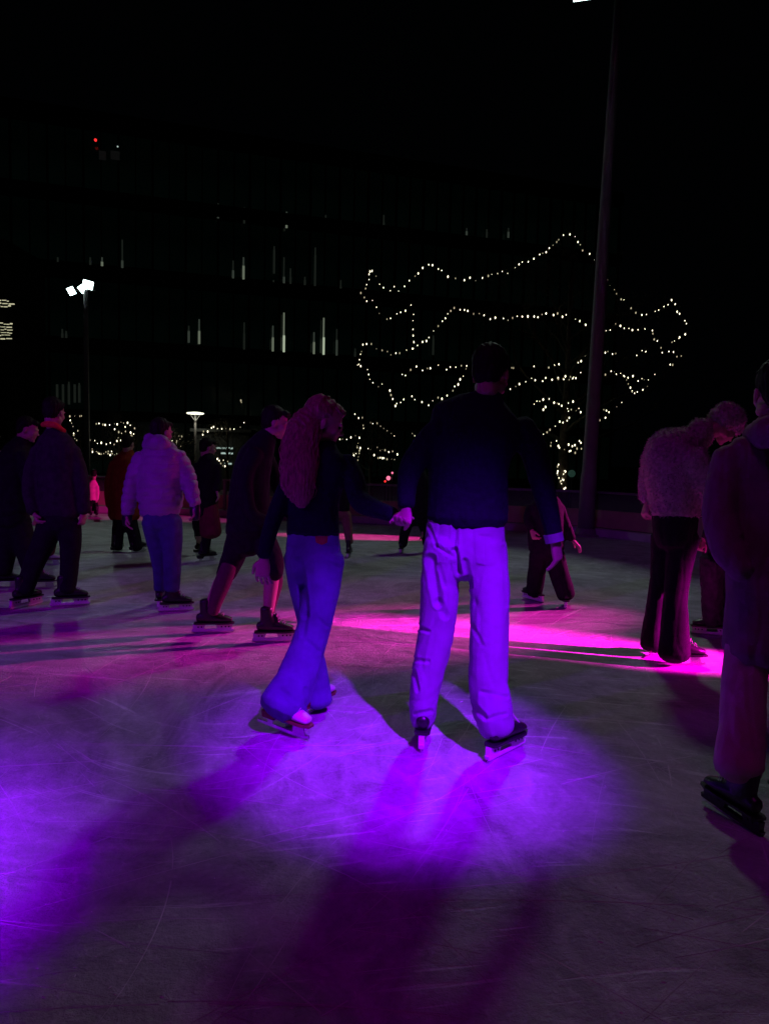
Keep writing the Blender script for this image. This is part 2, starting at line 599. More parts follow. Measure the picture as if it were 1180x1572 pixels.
def panel_mesh(Lp):
    bm = bmesh.new()
    box(bm, (0, 0, 0.325), (Lp - 0.10, 0.03, 0.33))
    me = bpy.data.meshes.new('panel')
    bmesh.ops.bevel(bm, geom=bm.edges[:], offset=0.006, segments=1)
    bm.to_mesh(me)
    bm.free()
    me.materials.append(M['beige_panel'])
    return me


bmp = bmesh.new()
box(bmp, (0, 0, 0.40), (0.06, 0.07, 0.80))
post_me = bpy.data.meshes.new('post')
bmp.to_mesh(post_me)
bmp.free()
post_me.materials.append(M['rail'])
m_clear = bpy.data.materials.new('clear_sheet')
m_clear.use_nodes = True
_b = m_clear.node_tree.nodes['Principled BSDF']
_b.inputs['Base Color'].default_value = (0.4, 0.42, 0.42, 1)
_b.inputs['Alpha'].default_value = 0.12
_b.inputs['Roughness'].default_value = 0.2
for i, (a, b) in enumerate(zip(pts, pts[1:])):
    mid = (a + b) / 2
    ang = math.atan2(b.y - a.y, b.x - a.x)
    Lp = (b - a).length
    o = obj('panel', panel_mesh(Lp), None, bar)
    o.location = mid + off
    o.rotation_euler = (0, 0, ang)
    o = obj('post', post_me, None, bar)
    o.location = a + off
    o.rotation_euler = (0, 0, ang)
    for nm, c, s, mm in (('ledge', (0, -0.05, 0.07), (Lp, 0.16, 0.14), M['white_ledge']),
                         ('rail', (0, 0, 0.825), (Lp + 0.01, 0.09, 0.045), M['rail']),
                         ('clear_panel', (0, 0, 0.645), (Lp - 0.08, 0.012, 0.29), m_clear)):
        bmr = bmesh.new()
        box(bmr, c, s)
        o = obj(nm, bmr, mm, bar)
        o.location = mid + off
        o.rotation_euler = (0, 0, ang)


# ------------------------------------------------------------------ light masts
def lathe(bm, prof, seg=16, c=(0, 0, 0)):
    rings = [[bm.verts.new((c[0] + r * math.cos(k * 2 * PI / seg), c[1] + r * math.sin(k * 2 * PI / seg), c[2] + z)) for k in range(seg)] for r, z in prof]
    for a, b in zip(rings, rings[1:]):
        for k in range(seg):
            bm.faces.new((a[k], a[(k + 1) % seg], b[(k + 1) % seg], b[k]))
    bm.faces.new(rings[0][::-1])
    bm.faces.new(rings[-1])


def flood_head(parent, p, aim, s=1.0, m=None, roll=0.0):
    """a rectangular floodlight housing with fins, bracket and glowing lens; p in parent space"""
    q = V(aim).normalized().to_track_quat('-Z', 'Y').to_matrix().to_4x4()
    mt = Matrix.Translation(p) @ q @ Matrix.Rotation(roll, 4, 'Z')
    bm = bmesh.new()
    box(bm, (0, 0, 0.06 * s), (0.42 * s, 0.34 * s, 0.10 * s), mt)
    for k in range(5):
        box(bm, ((-0.14 + 0.07 * k) * s, 0, 0.13 * s), (0.012 * s, 0.28 * s, 0.05 * s), mt)
    h = obj('floodlight', bm, M['dark_metal'], parent)
    bm = bmesh.new()
    box(bm, (0, 0, 0.0), (0.38 * s, 0.30 * s, 0.012 * s), mt)
    obj('lens', bm, m or M['flood_glow'], h)
    bm = bmesh.new()
    tube(bm, [mt @ V(q) * 1.0 for q in ((-0.225 * s, 0, 0), (-0.225 * s, 0, 0.19 * s), (0.225 * s, 0, 0.19 * s), (0.225 * s, 0, 0))], 0.014 * s, 6)
    obj('bracket', bm, M['dark_metal'], h)
    return h


mast = thing('light_mast', 'tall tapering grey mast in front of the rink barrier, right of the lit tree', 'light mast', tuple(MAST_FOOT))
mast.rotation_euler = (0, 0.022, 0)
Hm = MAST_LAMP.z + 0.95
bm = bmesh.new()
lathe(bm, [(0.155, 0.0), (0.155, 1.1), (0.135, 1.25), (0.115, 5), (0.085, Hm * 0.8), (0.06, Hm)], 20)
obj('pole', bm, M['mast_paint'], mast, smooth=True)
bm = bmesh.new()
lathe(bm, [(0.26, 0), (0.26, 0.02), (0.20, 0.035), (0.18, 0.12), (0.158, 0.14)], 20)
obj('foot_plate', bm, M['mast_paint'], mast)
lp = MAST_LAMP - MAST_FOOT
lp.x -= 0.022 * lp.z
bm = bmesh.new()
tube(bm, [V((0, 0, Hm - 0.2)), V((lp.x, lp.y, Hm - 0.25))], 0.04)
tube(bm, [V((lp.x, lp.y, Hm - 0.25)), V((lp.x, lp.y, lp.z + 0.2))], 0.03)
obj('arm', bm, M['mast_paint'], mast)
flood_head(mast, lp + V((0, 0, 0.05)), (-0.25, -0.75, -1), 1.0)

f2 = V((MAST_LAMP2.x, MAST_LAMP2.y, -0.02))
mast2 = thing('light_mast', 'slim mast on the left behind the rink with three glaring white floodlights', 'light mast', tuple(f2))
bm = bmesh.new()
lathe(bm, [(0.11, 0), (0.10, 1.5), (0.075, MAST_LAMP2.z - 0.1), (0.07, MAST_LAMP2.z)], 14)
obj('pole', bm, M['mast_paint'], mast2, smooth=True)
bm = bmesh.new()
tube(bm, [V((-0.5, 0, MAST_LAMP2.z - 0.08)), V((0.35, 0, MAST_LAMP2.z - 0.08))], 0.035)
obj('crossbar', bm, M['mast_paint'], mast2)
zz = MAST_LAMP2.z
flood_head(mast2, V((-0.46, -0.1, zz - 0.14)), (0.5, -1, -0.7), 0.72, roll=1.05)
flood_head(mast2, V((-0.08, -0.1, zz - 0.06)), (0.35, -1, -0.5), 0.68, roll=0.9)
flood_head(mast2, V((0.12, -0.12, zz + 0.08)), (0.1, -1, -0.25), 0.9, roll=0.25)


def party_light(name, label, loc, tgt, glow):
    """a par can spotlight clamped to its own stand outside the ice"""
    t = thing('stage_light', label, 'spotlight', (loc.x, loc.y, 0.0), 'party spotlights round the rink')
    d = (V(tgt) - loc).normalized()
    q = d.to_track_quat('-Z', 'Y').to_matrix().to_4x4()
    mt = Matrix.Translation(V((0, 0, loc.z))) @ q
    bm = bmesh.new()
    seg = 16
    prof = [(0.05, 0.38), (0.10, 0.34), (0.12, 0.20), (0.12, 0.07), (0.11, 0.07), (0.11, 0.1)]
    rings = [[bm.verts.new(mt @ V((r * math.cos(k * 2 * PI / seg), r * math.sin(k * 2 * PI / seg), z))) for k in range(seg)] for r, z in prof]
    for a, b in zip(rings, rings[1:]):
        for k in range(seg):
            bm.faces.new((a[k], a[(k + 1) % seg], b[(k + 1) % seg], b[k]))
    bm.faces.new(rings[0])
    c = obj('housing', bm, M['dark_metal'], t)
    bm = bmesh.new()
    vsx = [bm.verts.new(mt @ V((0.105 * math.cos(k * 2 * PI / seg), 0.105 * math.sin(k * 2 * PI / seg), 0.10))) for k in range(seg)]
    bm.faces.new(vsx)
    obj('lens', bm, glow, c)
    bm = bmesh.new()
    back = -V((d.x, d.y, 0)).normalized() * 0.55
    tube(bm, [V((back.x, back.y, -0.02)), V((back.x, back.y, loc.z + 0.35)), V((back.x * 0.3, back.y * 0.3, loc.z + 0.35)), V((back.x * 0.3, back.y * 0.3, loc.z + 0.2))], 0.03)
    obj('stand', bm, M['dark_metal'], t)


party_light('a', 'violet spotlight on a stand behind the viewer, to the right', L_COUPLE, (0.12, 3.75, 0), M['violet_glow'])
party_light('b', 'violet spotlight on a stand behind the viewer, to the left', L_LEFT, (-2.1, 2.3, 0), M['violet_glow'])
party_light('c', 'violet wash light at the left side of the rink', L_WASH, (-2.6, 6, 0), M['violet_glow'])
party_light('f', 'magenta wash light beyond the right side of the rink', L_MWASH, (-1.8, 6.4, 0.4), M['magenta_glow'])
party_light('d', 'magenta spotlight low at the right side of the rink', L_MAG, (1.75, 5.75, 0), M['magenta_glow'])
party_light('e', 'pink spotlight at the far right end of the rink', L_FAR, (-0.35, 13.1, 0), M['magenta_glow'])

# path lamp
pt = P(300, 634, 30)
pl = thing('path_lamp', 'flat round path lamp glowing on a thin post between the small lit trees', 'street lamp', (pt.x, pt.y, -0.02))
bm = bmesh.new()
lathe(bm, [(0.06, 0), (0.05, 0.8), (0.04, pt.z - 0.25)], 10)
obj('post', bm, M['mast_paint'], pl)
bm = bmesh.new()
for k in range(4):
    a = k * PI / 2 + 0.4
    tube(bm, [V((0, 0, pt.z - 0.3)), V((0.22 * math.cos(a), 0.22 * math.sin(a), pt.z - 0.02))], 0.014, 6)
obj('bracket', bm, M['rail'], pl)
bm = bmesh.new()
lathe(bm, [(0.30, pt.z - 0.03), (0.35, pt.z), (0.33, pt.z + 0.03), (0.1, pt.z + 0.06)], 20)
obj('lamp_head', bm, M['path_glow'], pl)
lt = bpy.data.lights.new('path_lamp_light', 'POINT')
lt.energy = 25
lt.color = (1, 1, 0.8)
lt.shadow_soft_size = 0.3
lo = bpy.data.objects.new('path_lamp_light', lt)
COL.objects.link(lo)
lo.location = pt + V((0, 0, -0.35))

# ------------------------------------------------------------------ office building
A0, B0 = V((-31.0, 41.0, 0)), V((17.0, 57.0, 0))
fd = (B0 - A0).normalized()
fl = (B0 - A0).length
fn_ = V((fd.y, -fd.x, 0))            # towards the rink
bang = math.atan2(fd.y, fd.x)
bld = thing('office_building', 'dark glass-fronted office block rising behind the rink on the left', 'building', tuple(A0))
bld.rotation_euler = (0, 0, bang)
ROOF = 20.9
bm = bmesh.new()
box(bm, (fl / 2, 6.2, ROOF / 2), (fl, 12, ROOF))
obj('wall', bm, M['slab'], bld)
rows = [(0.2, 3.2), (3.95, 3.35), (8.3, 3.35), (12.7, 3.35), (17.0, 3.35)]
nb = 26
bw = fl / nb
for r, (z0, h) in enumerate(rows):
    bm = bmesh.new()
    box(bm, (0, 0, 0), (bw - 0.10, 0.06, h))
    pane_me = bpy.data.meshes.new('window_pane')
    bm.to_mesh(pane_me)
    bm.free()
    pane_me.materials.append(M['glass'])
    for i in range(nb):
        o = obj('window_pane', pane_me, None, bld)
        o.location = ((i + 0.5) * bw, 0.14 + random.uniform(-0.01, 0.01), z0 + h / 2)
        o.rotation_euler = (random.uniform(-0.004, 0.004), 0, random.uniform(-0.006, 0.006))
    bm = bmesh.new()
    for i in range(nb * 2 + 1):
        box(bm, (i * bw / 2, 0.02, z0 + h / 2), (0.06 if i % 2 else 0.12, 0.22, h))
    obj('mullion', bm, M['concrete'], bld, kind='stuff')
    bm = bmesh.new()
    box(bm, (fl / 2, -0.05, z0 + h + (0.47 if r else 0.35)), (fl + 0.2, 0.5, 0.75 if r else 0.5))
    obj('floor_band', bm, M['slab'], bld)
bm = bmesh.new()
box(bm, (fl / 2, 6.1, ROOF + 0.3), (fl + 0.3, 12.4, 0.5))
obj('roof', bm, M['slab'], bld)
inv = Matrix.Rotation(-bang, 4, 'Z') @ Matrix.Translation(-A0)


def on_facade(u, v, proud=0.25):
    r = _F + _R * ((u - CX) / FOC) + _U * ((CY - v) / FOC)
    o = A0 + fn_ * proud
    t = (o - CAMP).dot(fn_) / r.dot(fn_)
    return inv @ (CAMP + r * t)


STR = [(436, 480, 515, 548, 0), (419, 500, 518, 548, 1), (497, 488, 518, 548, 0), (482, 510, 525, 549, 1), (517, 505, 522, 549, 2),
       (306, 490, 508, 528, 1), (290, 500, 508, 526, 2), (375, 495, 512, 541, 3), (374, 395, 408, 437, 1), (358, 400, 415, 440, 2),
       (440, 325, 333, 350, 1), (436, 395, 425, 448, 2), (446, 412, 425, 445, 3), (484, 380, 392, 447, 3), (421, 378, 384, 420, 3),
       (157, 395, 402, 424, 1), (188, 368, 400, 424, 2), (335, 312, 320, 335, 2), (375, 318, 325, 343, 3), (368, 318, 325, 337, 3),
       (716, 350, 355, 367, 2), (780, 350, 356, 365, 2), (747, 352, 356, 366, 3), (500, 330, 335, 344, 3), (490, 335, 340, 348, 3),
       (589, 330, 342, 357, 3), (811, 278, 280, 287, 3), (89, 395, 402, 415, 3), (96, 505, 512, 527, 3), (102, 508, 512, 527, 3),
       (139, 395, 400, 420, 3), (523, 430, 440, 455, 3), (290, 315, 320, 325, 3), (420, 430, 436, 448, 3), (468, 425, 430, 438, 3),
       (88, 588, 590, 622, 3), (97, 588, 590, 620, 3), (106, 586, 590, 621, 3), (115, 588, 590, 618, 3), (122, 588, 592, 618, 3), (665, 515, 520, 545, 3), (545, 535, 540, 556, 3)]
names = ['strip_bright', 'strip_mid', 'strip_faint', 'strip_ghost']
for (u, v0, vm, v1, b) in STR:  # reflections of the tree lights painted as glowing strips, brighter segment below
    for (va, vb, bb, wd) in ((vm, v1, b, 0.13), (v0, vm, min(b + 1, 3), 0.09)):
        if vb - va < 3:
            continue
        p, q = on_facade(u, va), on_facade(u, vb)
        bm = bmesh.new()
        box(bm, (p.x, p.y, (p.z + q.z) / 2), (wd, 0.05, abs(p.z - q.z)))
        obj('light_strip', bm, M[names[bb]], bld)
# two dimly lit windows in the top storey and two tiny lamps fixed above them
m_pr = mat('dim_window_glass', (0.02, 0.02, 0.02), 0.5)
m_pr.node_tree.nodes['Principled BSDF'].inputs['Emission Color'].default_value = (1, 1, 1, 1)
m_pr.node_tree.nodes['Principled BSDF'].inputs['Emission Strength'].default_value = 0.003
m_pr.cycles.emission_sampling = 'NONE'
for (ua, ub) in ((152, 163), (170, 184)):
    a_, b_ = on_facade(ua, 231), on_facade(ub, 246)
    bm = bmesh.new()
    box(bm, ((a_.x + b_.x) / 2, a_.y, (a_.z + b_.z) / 2), (b_.x - a_.x, 0.06, a_.z - b_.z))
    obj('lit_window', bm, m_pr, bld)
for (u, v, mm, r) in ((147, 215, 'red_glow', 0.085), (181, 225, 'sign_glow', 0.05)):
    p = on_facade(u, v, 0.5)
    bm = bmesh.new()
    tube(bm, [V((p.x, p.y, p.z)), V((p.x, 0.1, p.z - 0.05))], 0.03, 6)
    s_ = obj('beacon', bm, M['dark_metal'], bld)
    bm = bmesh.new()
    ball(bm, p, (r, r, r), u=10, v=6)
    obj('glow', bm, M[mm], s_)

# building at the left edge with two lit windows
pb = P(-24, 500, 34)
b2 = thing('side_building', 'dark building at the left edge with two brightly lit shop windows', 'building', (pb.x, pb.y, 0))
bm = bmesh.new()
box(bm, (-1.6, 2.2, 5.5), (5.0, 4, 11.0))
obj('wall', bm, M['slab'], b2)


def lit_window(u0, u1, v0, v1, bars):
    c0, c1 = P(u0, v0, 34) - pb, P(u1, v1, 34) - pb
    z0, z1 = P(u0, v1, 34).z, P(u0, v0, 34).z
    bm = bmesh.new()
    box(bm, ((c0.x + c1.x) / 2, 0.10, (z0 + z1) / 2), (c1.x - c0.x, 0.08, z1 - z0))
    wdw = obj('window', bm, M['glass'], b2)
    bm = bmesh.new()
    for k in range(bars):
        z = z0 + (k + 0.6) / bars * (z1 - z0)
        x = c0.x
        while x < c1.x - 0.05:
            ln = random.uniform(0.08, 0.32)
            box(bm, (x + ln / 2, 0.04, z + random.uniform(-0.03, 0.03)), (ln * 0.8, 0.03, random.uniform(0.02, 0.06)))
            x += ln
    obj('shelf_light', bm, M['shop_light'], wdw)


lit_window(-40, 16, 459, 472, 3)
lit_window(-40, 16, 494, 521, 6)

# small kiosk with three lit bars
pk = P(340, 700, 31)
kk = thing('kiosk', 'small dark kiosk showing three pale light bars beyond the barrier', 'kiosk', (pk.x, pk.y, -0.02))
bm = bmesh.new()
box(bm, (0, 0.9, 1.2), (2.2, 1.6, 2.4))
obj('wall', bm, M['slab'], kk)
bm = bmesh.new()
box(bm, (0, 0.8, 2.45), (2.5, 2.0, 0.12))
obj('roof', bm, M['slab'], kk)
for (u0, u1, v) in ((332, 357, 687), (339, 357, 695), (343, 355, 711)):
    a_, b_ = P(u0, v, 31) - pk, P(u1, v, 31) - pk
    zc = P(u0, v, 31).z
    bm = bmesh.new()
    box(bm, ((a_.x + b_.x) / 2, 0.06, zc), (b_.x - a_.x, 0.05, 0.07))
    obj('light_bar', bm, M['sign_glow'], kk)

# little glowing lamps behind the barrier
for k, (u, v, r, mm, lb) in enumerate(((596, 734, 0.06, 'pink_glow', 'largest of three little pink lamps between the couple behind the barrier'),
                                   (602, 726, 0.03, 'pink_glow', 'highest of three little pink lamps between the couple'),
                                   (591, 739, 0.03, 'red_glow', 'lowest of the little red lamps between the couple'),
                                   (877, 727, 0.10, 'teal_glow', 'faint teal lamp just right of the lit tree trunk'))):
    p = P(u, v, 20)
    t = thing('garden_lamp', lb, 'lamp', (p.x, p.y, -0.02), 'little lamps beyond the barrier' if k < 3 else None)
    bm = bmesh.new()
    tube(bm, [V((0, 0, 0)), V((0, 0, p.z - r * 0.6))], 0.02, 6)
    obj('stake', bm, M['dark_metal'], t)
    bm = bmesh.new()
    ball(bm, (0, 0, p.z + 0.02), (r, r, r), u=10, v=6)
    obj('bulb', bm, M[mm], t)


# ------------------------------------------------------------------ trees
def branch(bm, p, d, L, r, lvl, rng, tips):
    pts, rads = [p], [r]
    n = 4
    for k in range(n):
        d = (d + V((rng.uniform(-1, 1), rng.uniform(-1, 1), rng.uniform(-0.4, 0.7))) * 0.22).normalized()
        p = p + d * L / n
        pts.append(p)
        rads.append(max(r * (1 - 0.6 * (k + 1) / n), 0.004))
    tube(bm, pts, rads, 6 if r > 0.03 else 3, cap=r > 0.03)
    if lvl == 0:
        tips.append(p)
        return
    for k in range(rng.choice((3, 4)) if lvl > 1 else 4):
        i = rng.choice((2, 3, 4, 4))
        ax = V((rng.uniform(-1, 1), rng.uniform(-1, 1), rng.uniform(-0.5, 0.8))).normalized()
        nd = (d + ax * 0.85).normalized()
        branch(bm, pts[i], nd, L * rng.uniform(0.5, 0.72), rads[i] * 0.7, lvl - 1, rng, tips)


def tree(label, base, H, W, seed, group=None, lvl=3, trunk_r=0.16, fork=1.4):
    rng = random.Random(seed)
    t = thing('tree', label, 'tree', tuple(base), group)
    bm = bmesh.new()
    tp = [V((0, 0, -0.05)), V((0.02, 0.01, fork * 0.5)), V((-0.02, 0, fork)), V((0.03, 0.02, H * 0.5)), V((0, 0.05, H * 0.8))]
    tube(bm, tp, [trunk_r * 1.25, trunk_r, trunk_r * 0.9, trunk_r * 0.5, trunk_r * 0.15], 12)
    obj('trunk', bm, M['bark'], t, smooth=True)
    bm = bmesh.new()
    tips = []
    for k in range(16):
        f = k / 16
        z = fork + (H * 0.68 - fork) * f
        a = k * 2.4 + rng.uniform(-0.3, 0.3)
        reach = W / 2 * (1 - 0.55 * f)
        d = V((math.cos(a), math.sin(a), 0.35 + 0.9 * f)).normalized()
        branch(bm, V((0, 0, z)), d, reach * 0.52, trunk_r * 0.42 * (1 - 0.5 * f), lvl, rng, tips)
    c = obj('crown', bm, M['twigs'], t, kind=None)
    bm = bmesh.new()
    for p in tips:
        for k in range(3):
            c0 = p + V([rng.gauss(0, 0.12) for _ in range(3)])
            a = V([rng.uniform(-1, 1) for _ in range(3)]).normalized()
            b = a.cross(V((0.3, 0.5, 0.8))).normalized()
            s = rng.uniform(0.02, 0.05)
            bm.faces.new([bm.verts.new(c0 + q) for q in (a * s, b * s * 0.5, -a * s, -b * s * 0.5)])
    obj('leaves', bm, M['twigs'], t, kind='stuff')
    return t


TB = P(862, 776, 24)
tree('big spreading tree hung with swags of lights, its lit trunk left of the mast', V((TB.x, TB.y, -0.02)), 8.9, 10.8, 5, trunk_r=0.17, fork=1.8)
for (u, d, H, W, sd, lb) in ((122, 28, 3.6, 2.0, 11, 'small lit tree left of the slim floodlight mast'),
                             (182, 29, 3.2, 4.2, 12, 'wide small lit tree behind the skater in the orange coat'),
                             (268, 30, 2.9, 2.2, 13, 'small lit tree just left of the flat path lamp'),
                             (348, 30, 3.4, 3.4, 14, 'small lit tree right of the flat path lamp'),
                             (568, 26, 3.3, 3.2, 15, 'small lit tree seen between the couple')):
    b = P(u, 780, d)
    tree(lb, V((b.x, b.y, -0.02)), H, W, sd, 'small lit trees beyond the barrier', lvl=2, trunk_r=0.08, fork=0.9)

BULB_RNG = random.Random(21)


def light_string(label, px, D, group, spacing=8.5, wob=1.6, size=0.021, dim=0.25, jit=1.2):
    """px: list of polylines; a cable hung through real points at about depth D, bulbs along it"""
    c0 = P(px[0][0][0], px[0][0][1], D)
    t = thing('light_string', label, 'string lights', tuple(c0), group)
    bc, bb, bd = bmesh.new(), bmesh.new(), bmesh.new()
    nb_ = 0
    for line in px:
        ph = BULB_RNG.uniform(0, 6)
        pos = []
        dist = 0.0
        for i in range(len(line) - 1):
            a, b = line[i], line[i + 1]
            L_ = math.hypot(b[0] - a[0], b[1] - a[1])
            n = max(1, int(L_ / 3))
            for k in range(n):
                f = k / n
                u, v = a[0] + (b[0] - a[0]) * f, a[1] + (b[1] - a[1]) * f
                dist += L_ / n
                dd = D + wob * math.sin(dist / 60 + ph) * 0.6
                pos.append((P(u, v, dd), dist))
        pos.append((P(line[-1][0], line[-1][1], D + wob * math.sin(dist / 60 + ph) * 0.6), dist))
        if len(pos) > 1:
            tube(bc, [p - c0 for p, _ in pos], 0.006, 3, cap=False)
        nxt = 0
        for p, s in pos:
            if s >= nxt:
                r = size * BULB_RNG.uniform(0.5, 1.4)
                q = p - c0 + V((BULB_RNG.gauss(0, 0.012) * jit, 0, BULB_RNG.gauss(0, 0.03) * jit))
                tgt = bd if BULB_RNG.random() < dim else bb
                ball(tgt, q, (r * 0.8, r * 0.8, r * 1.35), u=6, v=5)
                nb_ += 1
                nxt = s + spacing * BULB_RNG.uniform(0.4, 1.3)
    obj('cable', bc, M['cable'], t)
    if bb.verts:
        obj('bulbs', bb, M['bulb'], t, kind='stuff')
    else:
        bb.free()
    if bd.verts:
        obj('dim_bulbs', bd, M['bulb_dim'], t, kind='stuff')
    else:
        bd.free()
    return t


def Z4(*pts):
    return [(520 + x / 3.278, 330 + y / 3.278) for x, y in pts]


def Z5(*pts):
    return [(760 + x / 3.278, 330 + y / 3.278) for x, y in pts]


def Z1(*pts):
    return [(x / 2.95, 580 + y / 2.95) for x, y in pts]


GB = 'light strings on the big tree'
light_string('topmost swag of lights running over the peak of the big tree', [
    Z4((130, 410), (150, 300), (165, 275), (205, 355), (265, 380), (330, 355), (385, 305), (440, 240), (500, 270), (565, 315), (650, 325), (750, 305), (860, 280), (960, 230), (1060, 170), (1130, 90), (1175, 88))
    + Z5((430, 165), (490, 215), (530, 290), (570, 345), (645, 440), (695, 485), (760, 505), (830, 475), (885, 430), (940, 520), (985, 563))], 24, GB)
light_string('short looping string hanging at the upper left of the big tree', [
    Z4((115, 390), (140, 425), (180, 435), (195, 485), (240, 520), (285, 505), (320, 485), (375, 440)), Z4((375, 510), (375, 690))], 23.6, GB, 9)
light_string('second long swag of lights across the middle of the big tree', [
    Z4((100, 755), (115, 660), (150, 640), (215, 685), (285, 700), (350, 685), (440, 625), (520, 540), (555, 490), (590, 470), (630, 470), (690, 505), (780, 515), (850, 530), (890, 512), (960, 520), (1030, 503), (1100, 500), (1175, 515))
    + Z5((440, 555), (490, 570), (570, 580), (605, 558), (670, 575), (740, 570), (785, 570), (800, 620), (840, 685), (900, 690), (925, 715), (955, 715))], 23.2, GB, 8)
light_string('string curling under the left tip of the big tree', [
    Z4((100, 755), (98, 765), (140, 775), (155, 830), (190, 868), (230, 853)), Z4((95, 750), (103, 765))], 23.8, GB, 7)
light_string('deep swag of lights hanging left of the man\'s head', [
    Z4((320, 808), (390, 770), (490, 765), (590, 760), (635, 745), (640, 790), (610, 830), (570, 885), (530, 920), (450, 942), (385, 930), (340, 895)),
    Z4((255, 890), (270, 940), (290, 965), (310, 940), (340, 910))], 22.8, GB, 7.5)
light_string('string of lights running right from behind the man\'s head', [
    Z4((870, 765), (905, 765)), Z4((860, 870), (905, 850), (970, 830), (1010, 840), (1040, 822), (1110, 825), (1180, 812)) + Z5((320, 825), (390, 818), (430, 798), (455, 798)),
    Z5((195, 770), (225, 795)), Z5((270, 763), (330, 757)), Z5((415, 740), (440, 720), (468, 693))], 23.0, GB, 7.5)
light_string('tangled bright string right of the mast, hanging in a point', [
    Z5((555, 800), (600, 795), (640, 805), (690, 825), (735, 832), (790, 818), (820, 800)), Z5((640, 805), (665, 850), (705, 900), (750, 870), (770, 855)),
    Z5((710, 712), (745, 690), (785, 675)), Z5((885, 645), (920, 622), (965, 600)), Z5((555, 690), (600, 695), (625, 718)), Z5((878, 760), (900, 745)), Z5((610, 955), (655, 940)),
    Z5((515, 1035), (550, 1018), (572, 1000), (555, 975), (530, 990))], 23.4, GB, 6)
light_string('string winding below the crown just left of the mast', [
    Z5((190, 945), (265, 925), (310, 945), (350, 975), (400, 985), (450, 995)), Z5((240, 980), (265, 968)), Z5((370, 950), (405, 950), (440, 970)),
    Z5((225, 1128), (245, 1095), (300, 1065), (320, 1050), (370, 1030), (390, 1018))], 22.9, GB, 6.5)
light_string('lowest curved string above the trunk of the big tree', [
    Z5((280, 1140), (280, 1175)), Z5((305, 1135), (320, 1168), (360, 1190), (400, 1190), (440, 1165)), Z5((370, 1155), (400, 1155), (437, 1135))], 23.2, GB, 5)
light_string('lights wound round the trunk of the big tree', [
    Z5((315, 1245), (310, 1300), (330, 1345), (352, 1270)), Z5((350, 1290), (335, 1325), (350, 1350), (342, 1400))], 23.7, None, 5, wob=0.05)
GS = 'light strings on the small trees'
light_string('lights in the small tree seen between the couple', [
    Z4((80, 1005), (130, 1030)), Z4((120, 1060), (135, 1075)), Z4((160, 1048), (200, 1055), (235, 1080), (270, 1108), (305, 1115)), Z4((5, 1125), (40, 1125), (85, 1112), (125, 1120)),
    Z4((95, 1140), (90, 1190), (65, 1210), (95, 1235), (110, 1150)), Z4((145, 1180), (180, 1215), (230, 1225), (275, 1235), (300, 1195)), Z4((190, 1172), (230, 1190), (290, 1185)), Z4((370, 1100), (390, 1105))],
    26, GS, 5, size=0.024, dim=0.45)
light_string('lights in the small trees left of the lilac jacket, some hanging by the mast', [
    Z1((370, 172), (320, 175), (325, 215), (350, 235), (330, 255), (340, 280), (375, 290)), Z1((440, 205), (480, 212), (550, 205), (600, 215), (630, 232)),
    Z1((390, 280), (440, 293), (500, 298), (560, 285), (600, 265), (590, 240), (560, 225)), Z1((395, 325), (440, 340), (490, 335), (545, 330)), Z1((500, 345), (540, 355)),
    Z1((520, 235), (560, 255), (620, 250)), Z1((540, 270), (600, 290)), Z1((400, 330), (470, 345), (530, 350)), Z1((0, 262), (20, 258)), Z1((0, 330), (12, 340), (5, 380))], 28.5, GS, 4.5, size=0.024, dim=0.5)
light_string('lights between the lilac jacket and the path lamp', [
    Z1((750, 262), (790, 262), (840, 268)), Z1((770, 280), (820, 290)), Z1((800, 300), (835, 325)), Z1((740, 270), (760, 290), (830, 280))], 29.5, GS, 4.5, size=0.024, dim=0.55)
light_string('string looping down to the right of the path lamp', [
    Z1((1060, 230), (960, 228), (920, 240), (915, 285), (950, 310), (960, 340), (985, 370), (1010, 395), (1040, 405)), Z1((1090, 217), (1125, 200)), Z1((955, 300), (965, 345)), Z1((1010, 375), (1040, 385), (1035, 400))], 29.5, GS, 4.5, size=0.024, dim=0.4)
light_string('single short drop of lights above the black-clad skater', [Z1((1092, 100), (1098, 130))], 29.5, GS, 5, size=0.03, dim=1.0)


# ------------------------------------------------------------------ skates
def prism(bm, prof, x0, x1, mt):
    a = [bm.verts.new(mt @ V((x0, y, z))) for y, z in prof]
    b = [bm.verts.new(mt @ V((x1, y, z))) for y, z in prof]
    n = len(prof)
    bm.faces.new(a[::-1])
    bm.faces.new(b)
    for k in range(n):
        bm.faces.new((a[k], a[(k + 1) % n], b[(k + 1) % n], b[k]))


def foot_matrix(loc, yaw, pitch, roll, s):
    """local: +y toe, +z up, origin at the blade's contact under the ankle"""
    return Matrix.Translation(loc) @ Matrix.Rotation(-math.radians(yaw), 4, 'Z') @ Matrix.Rotation(math.radians(roll), 4, 'Y') @ Matrix.Rotation(math.radians(pitch), 4, 'X') @ Matrix.Scale(s, 4)


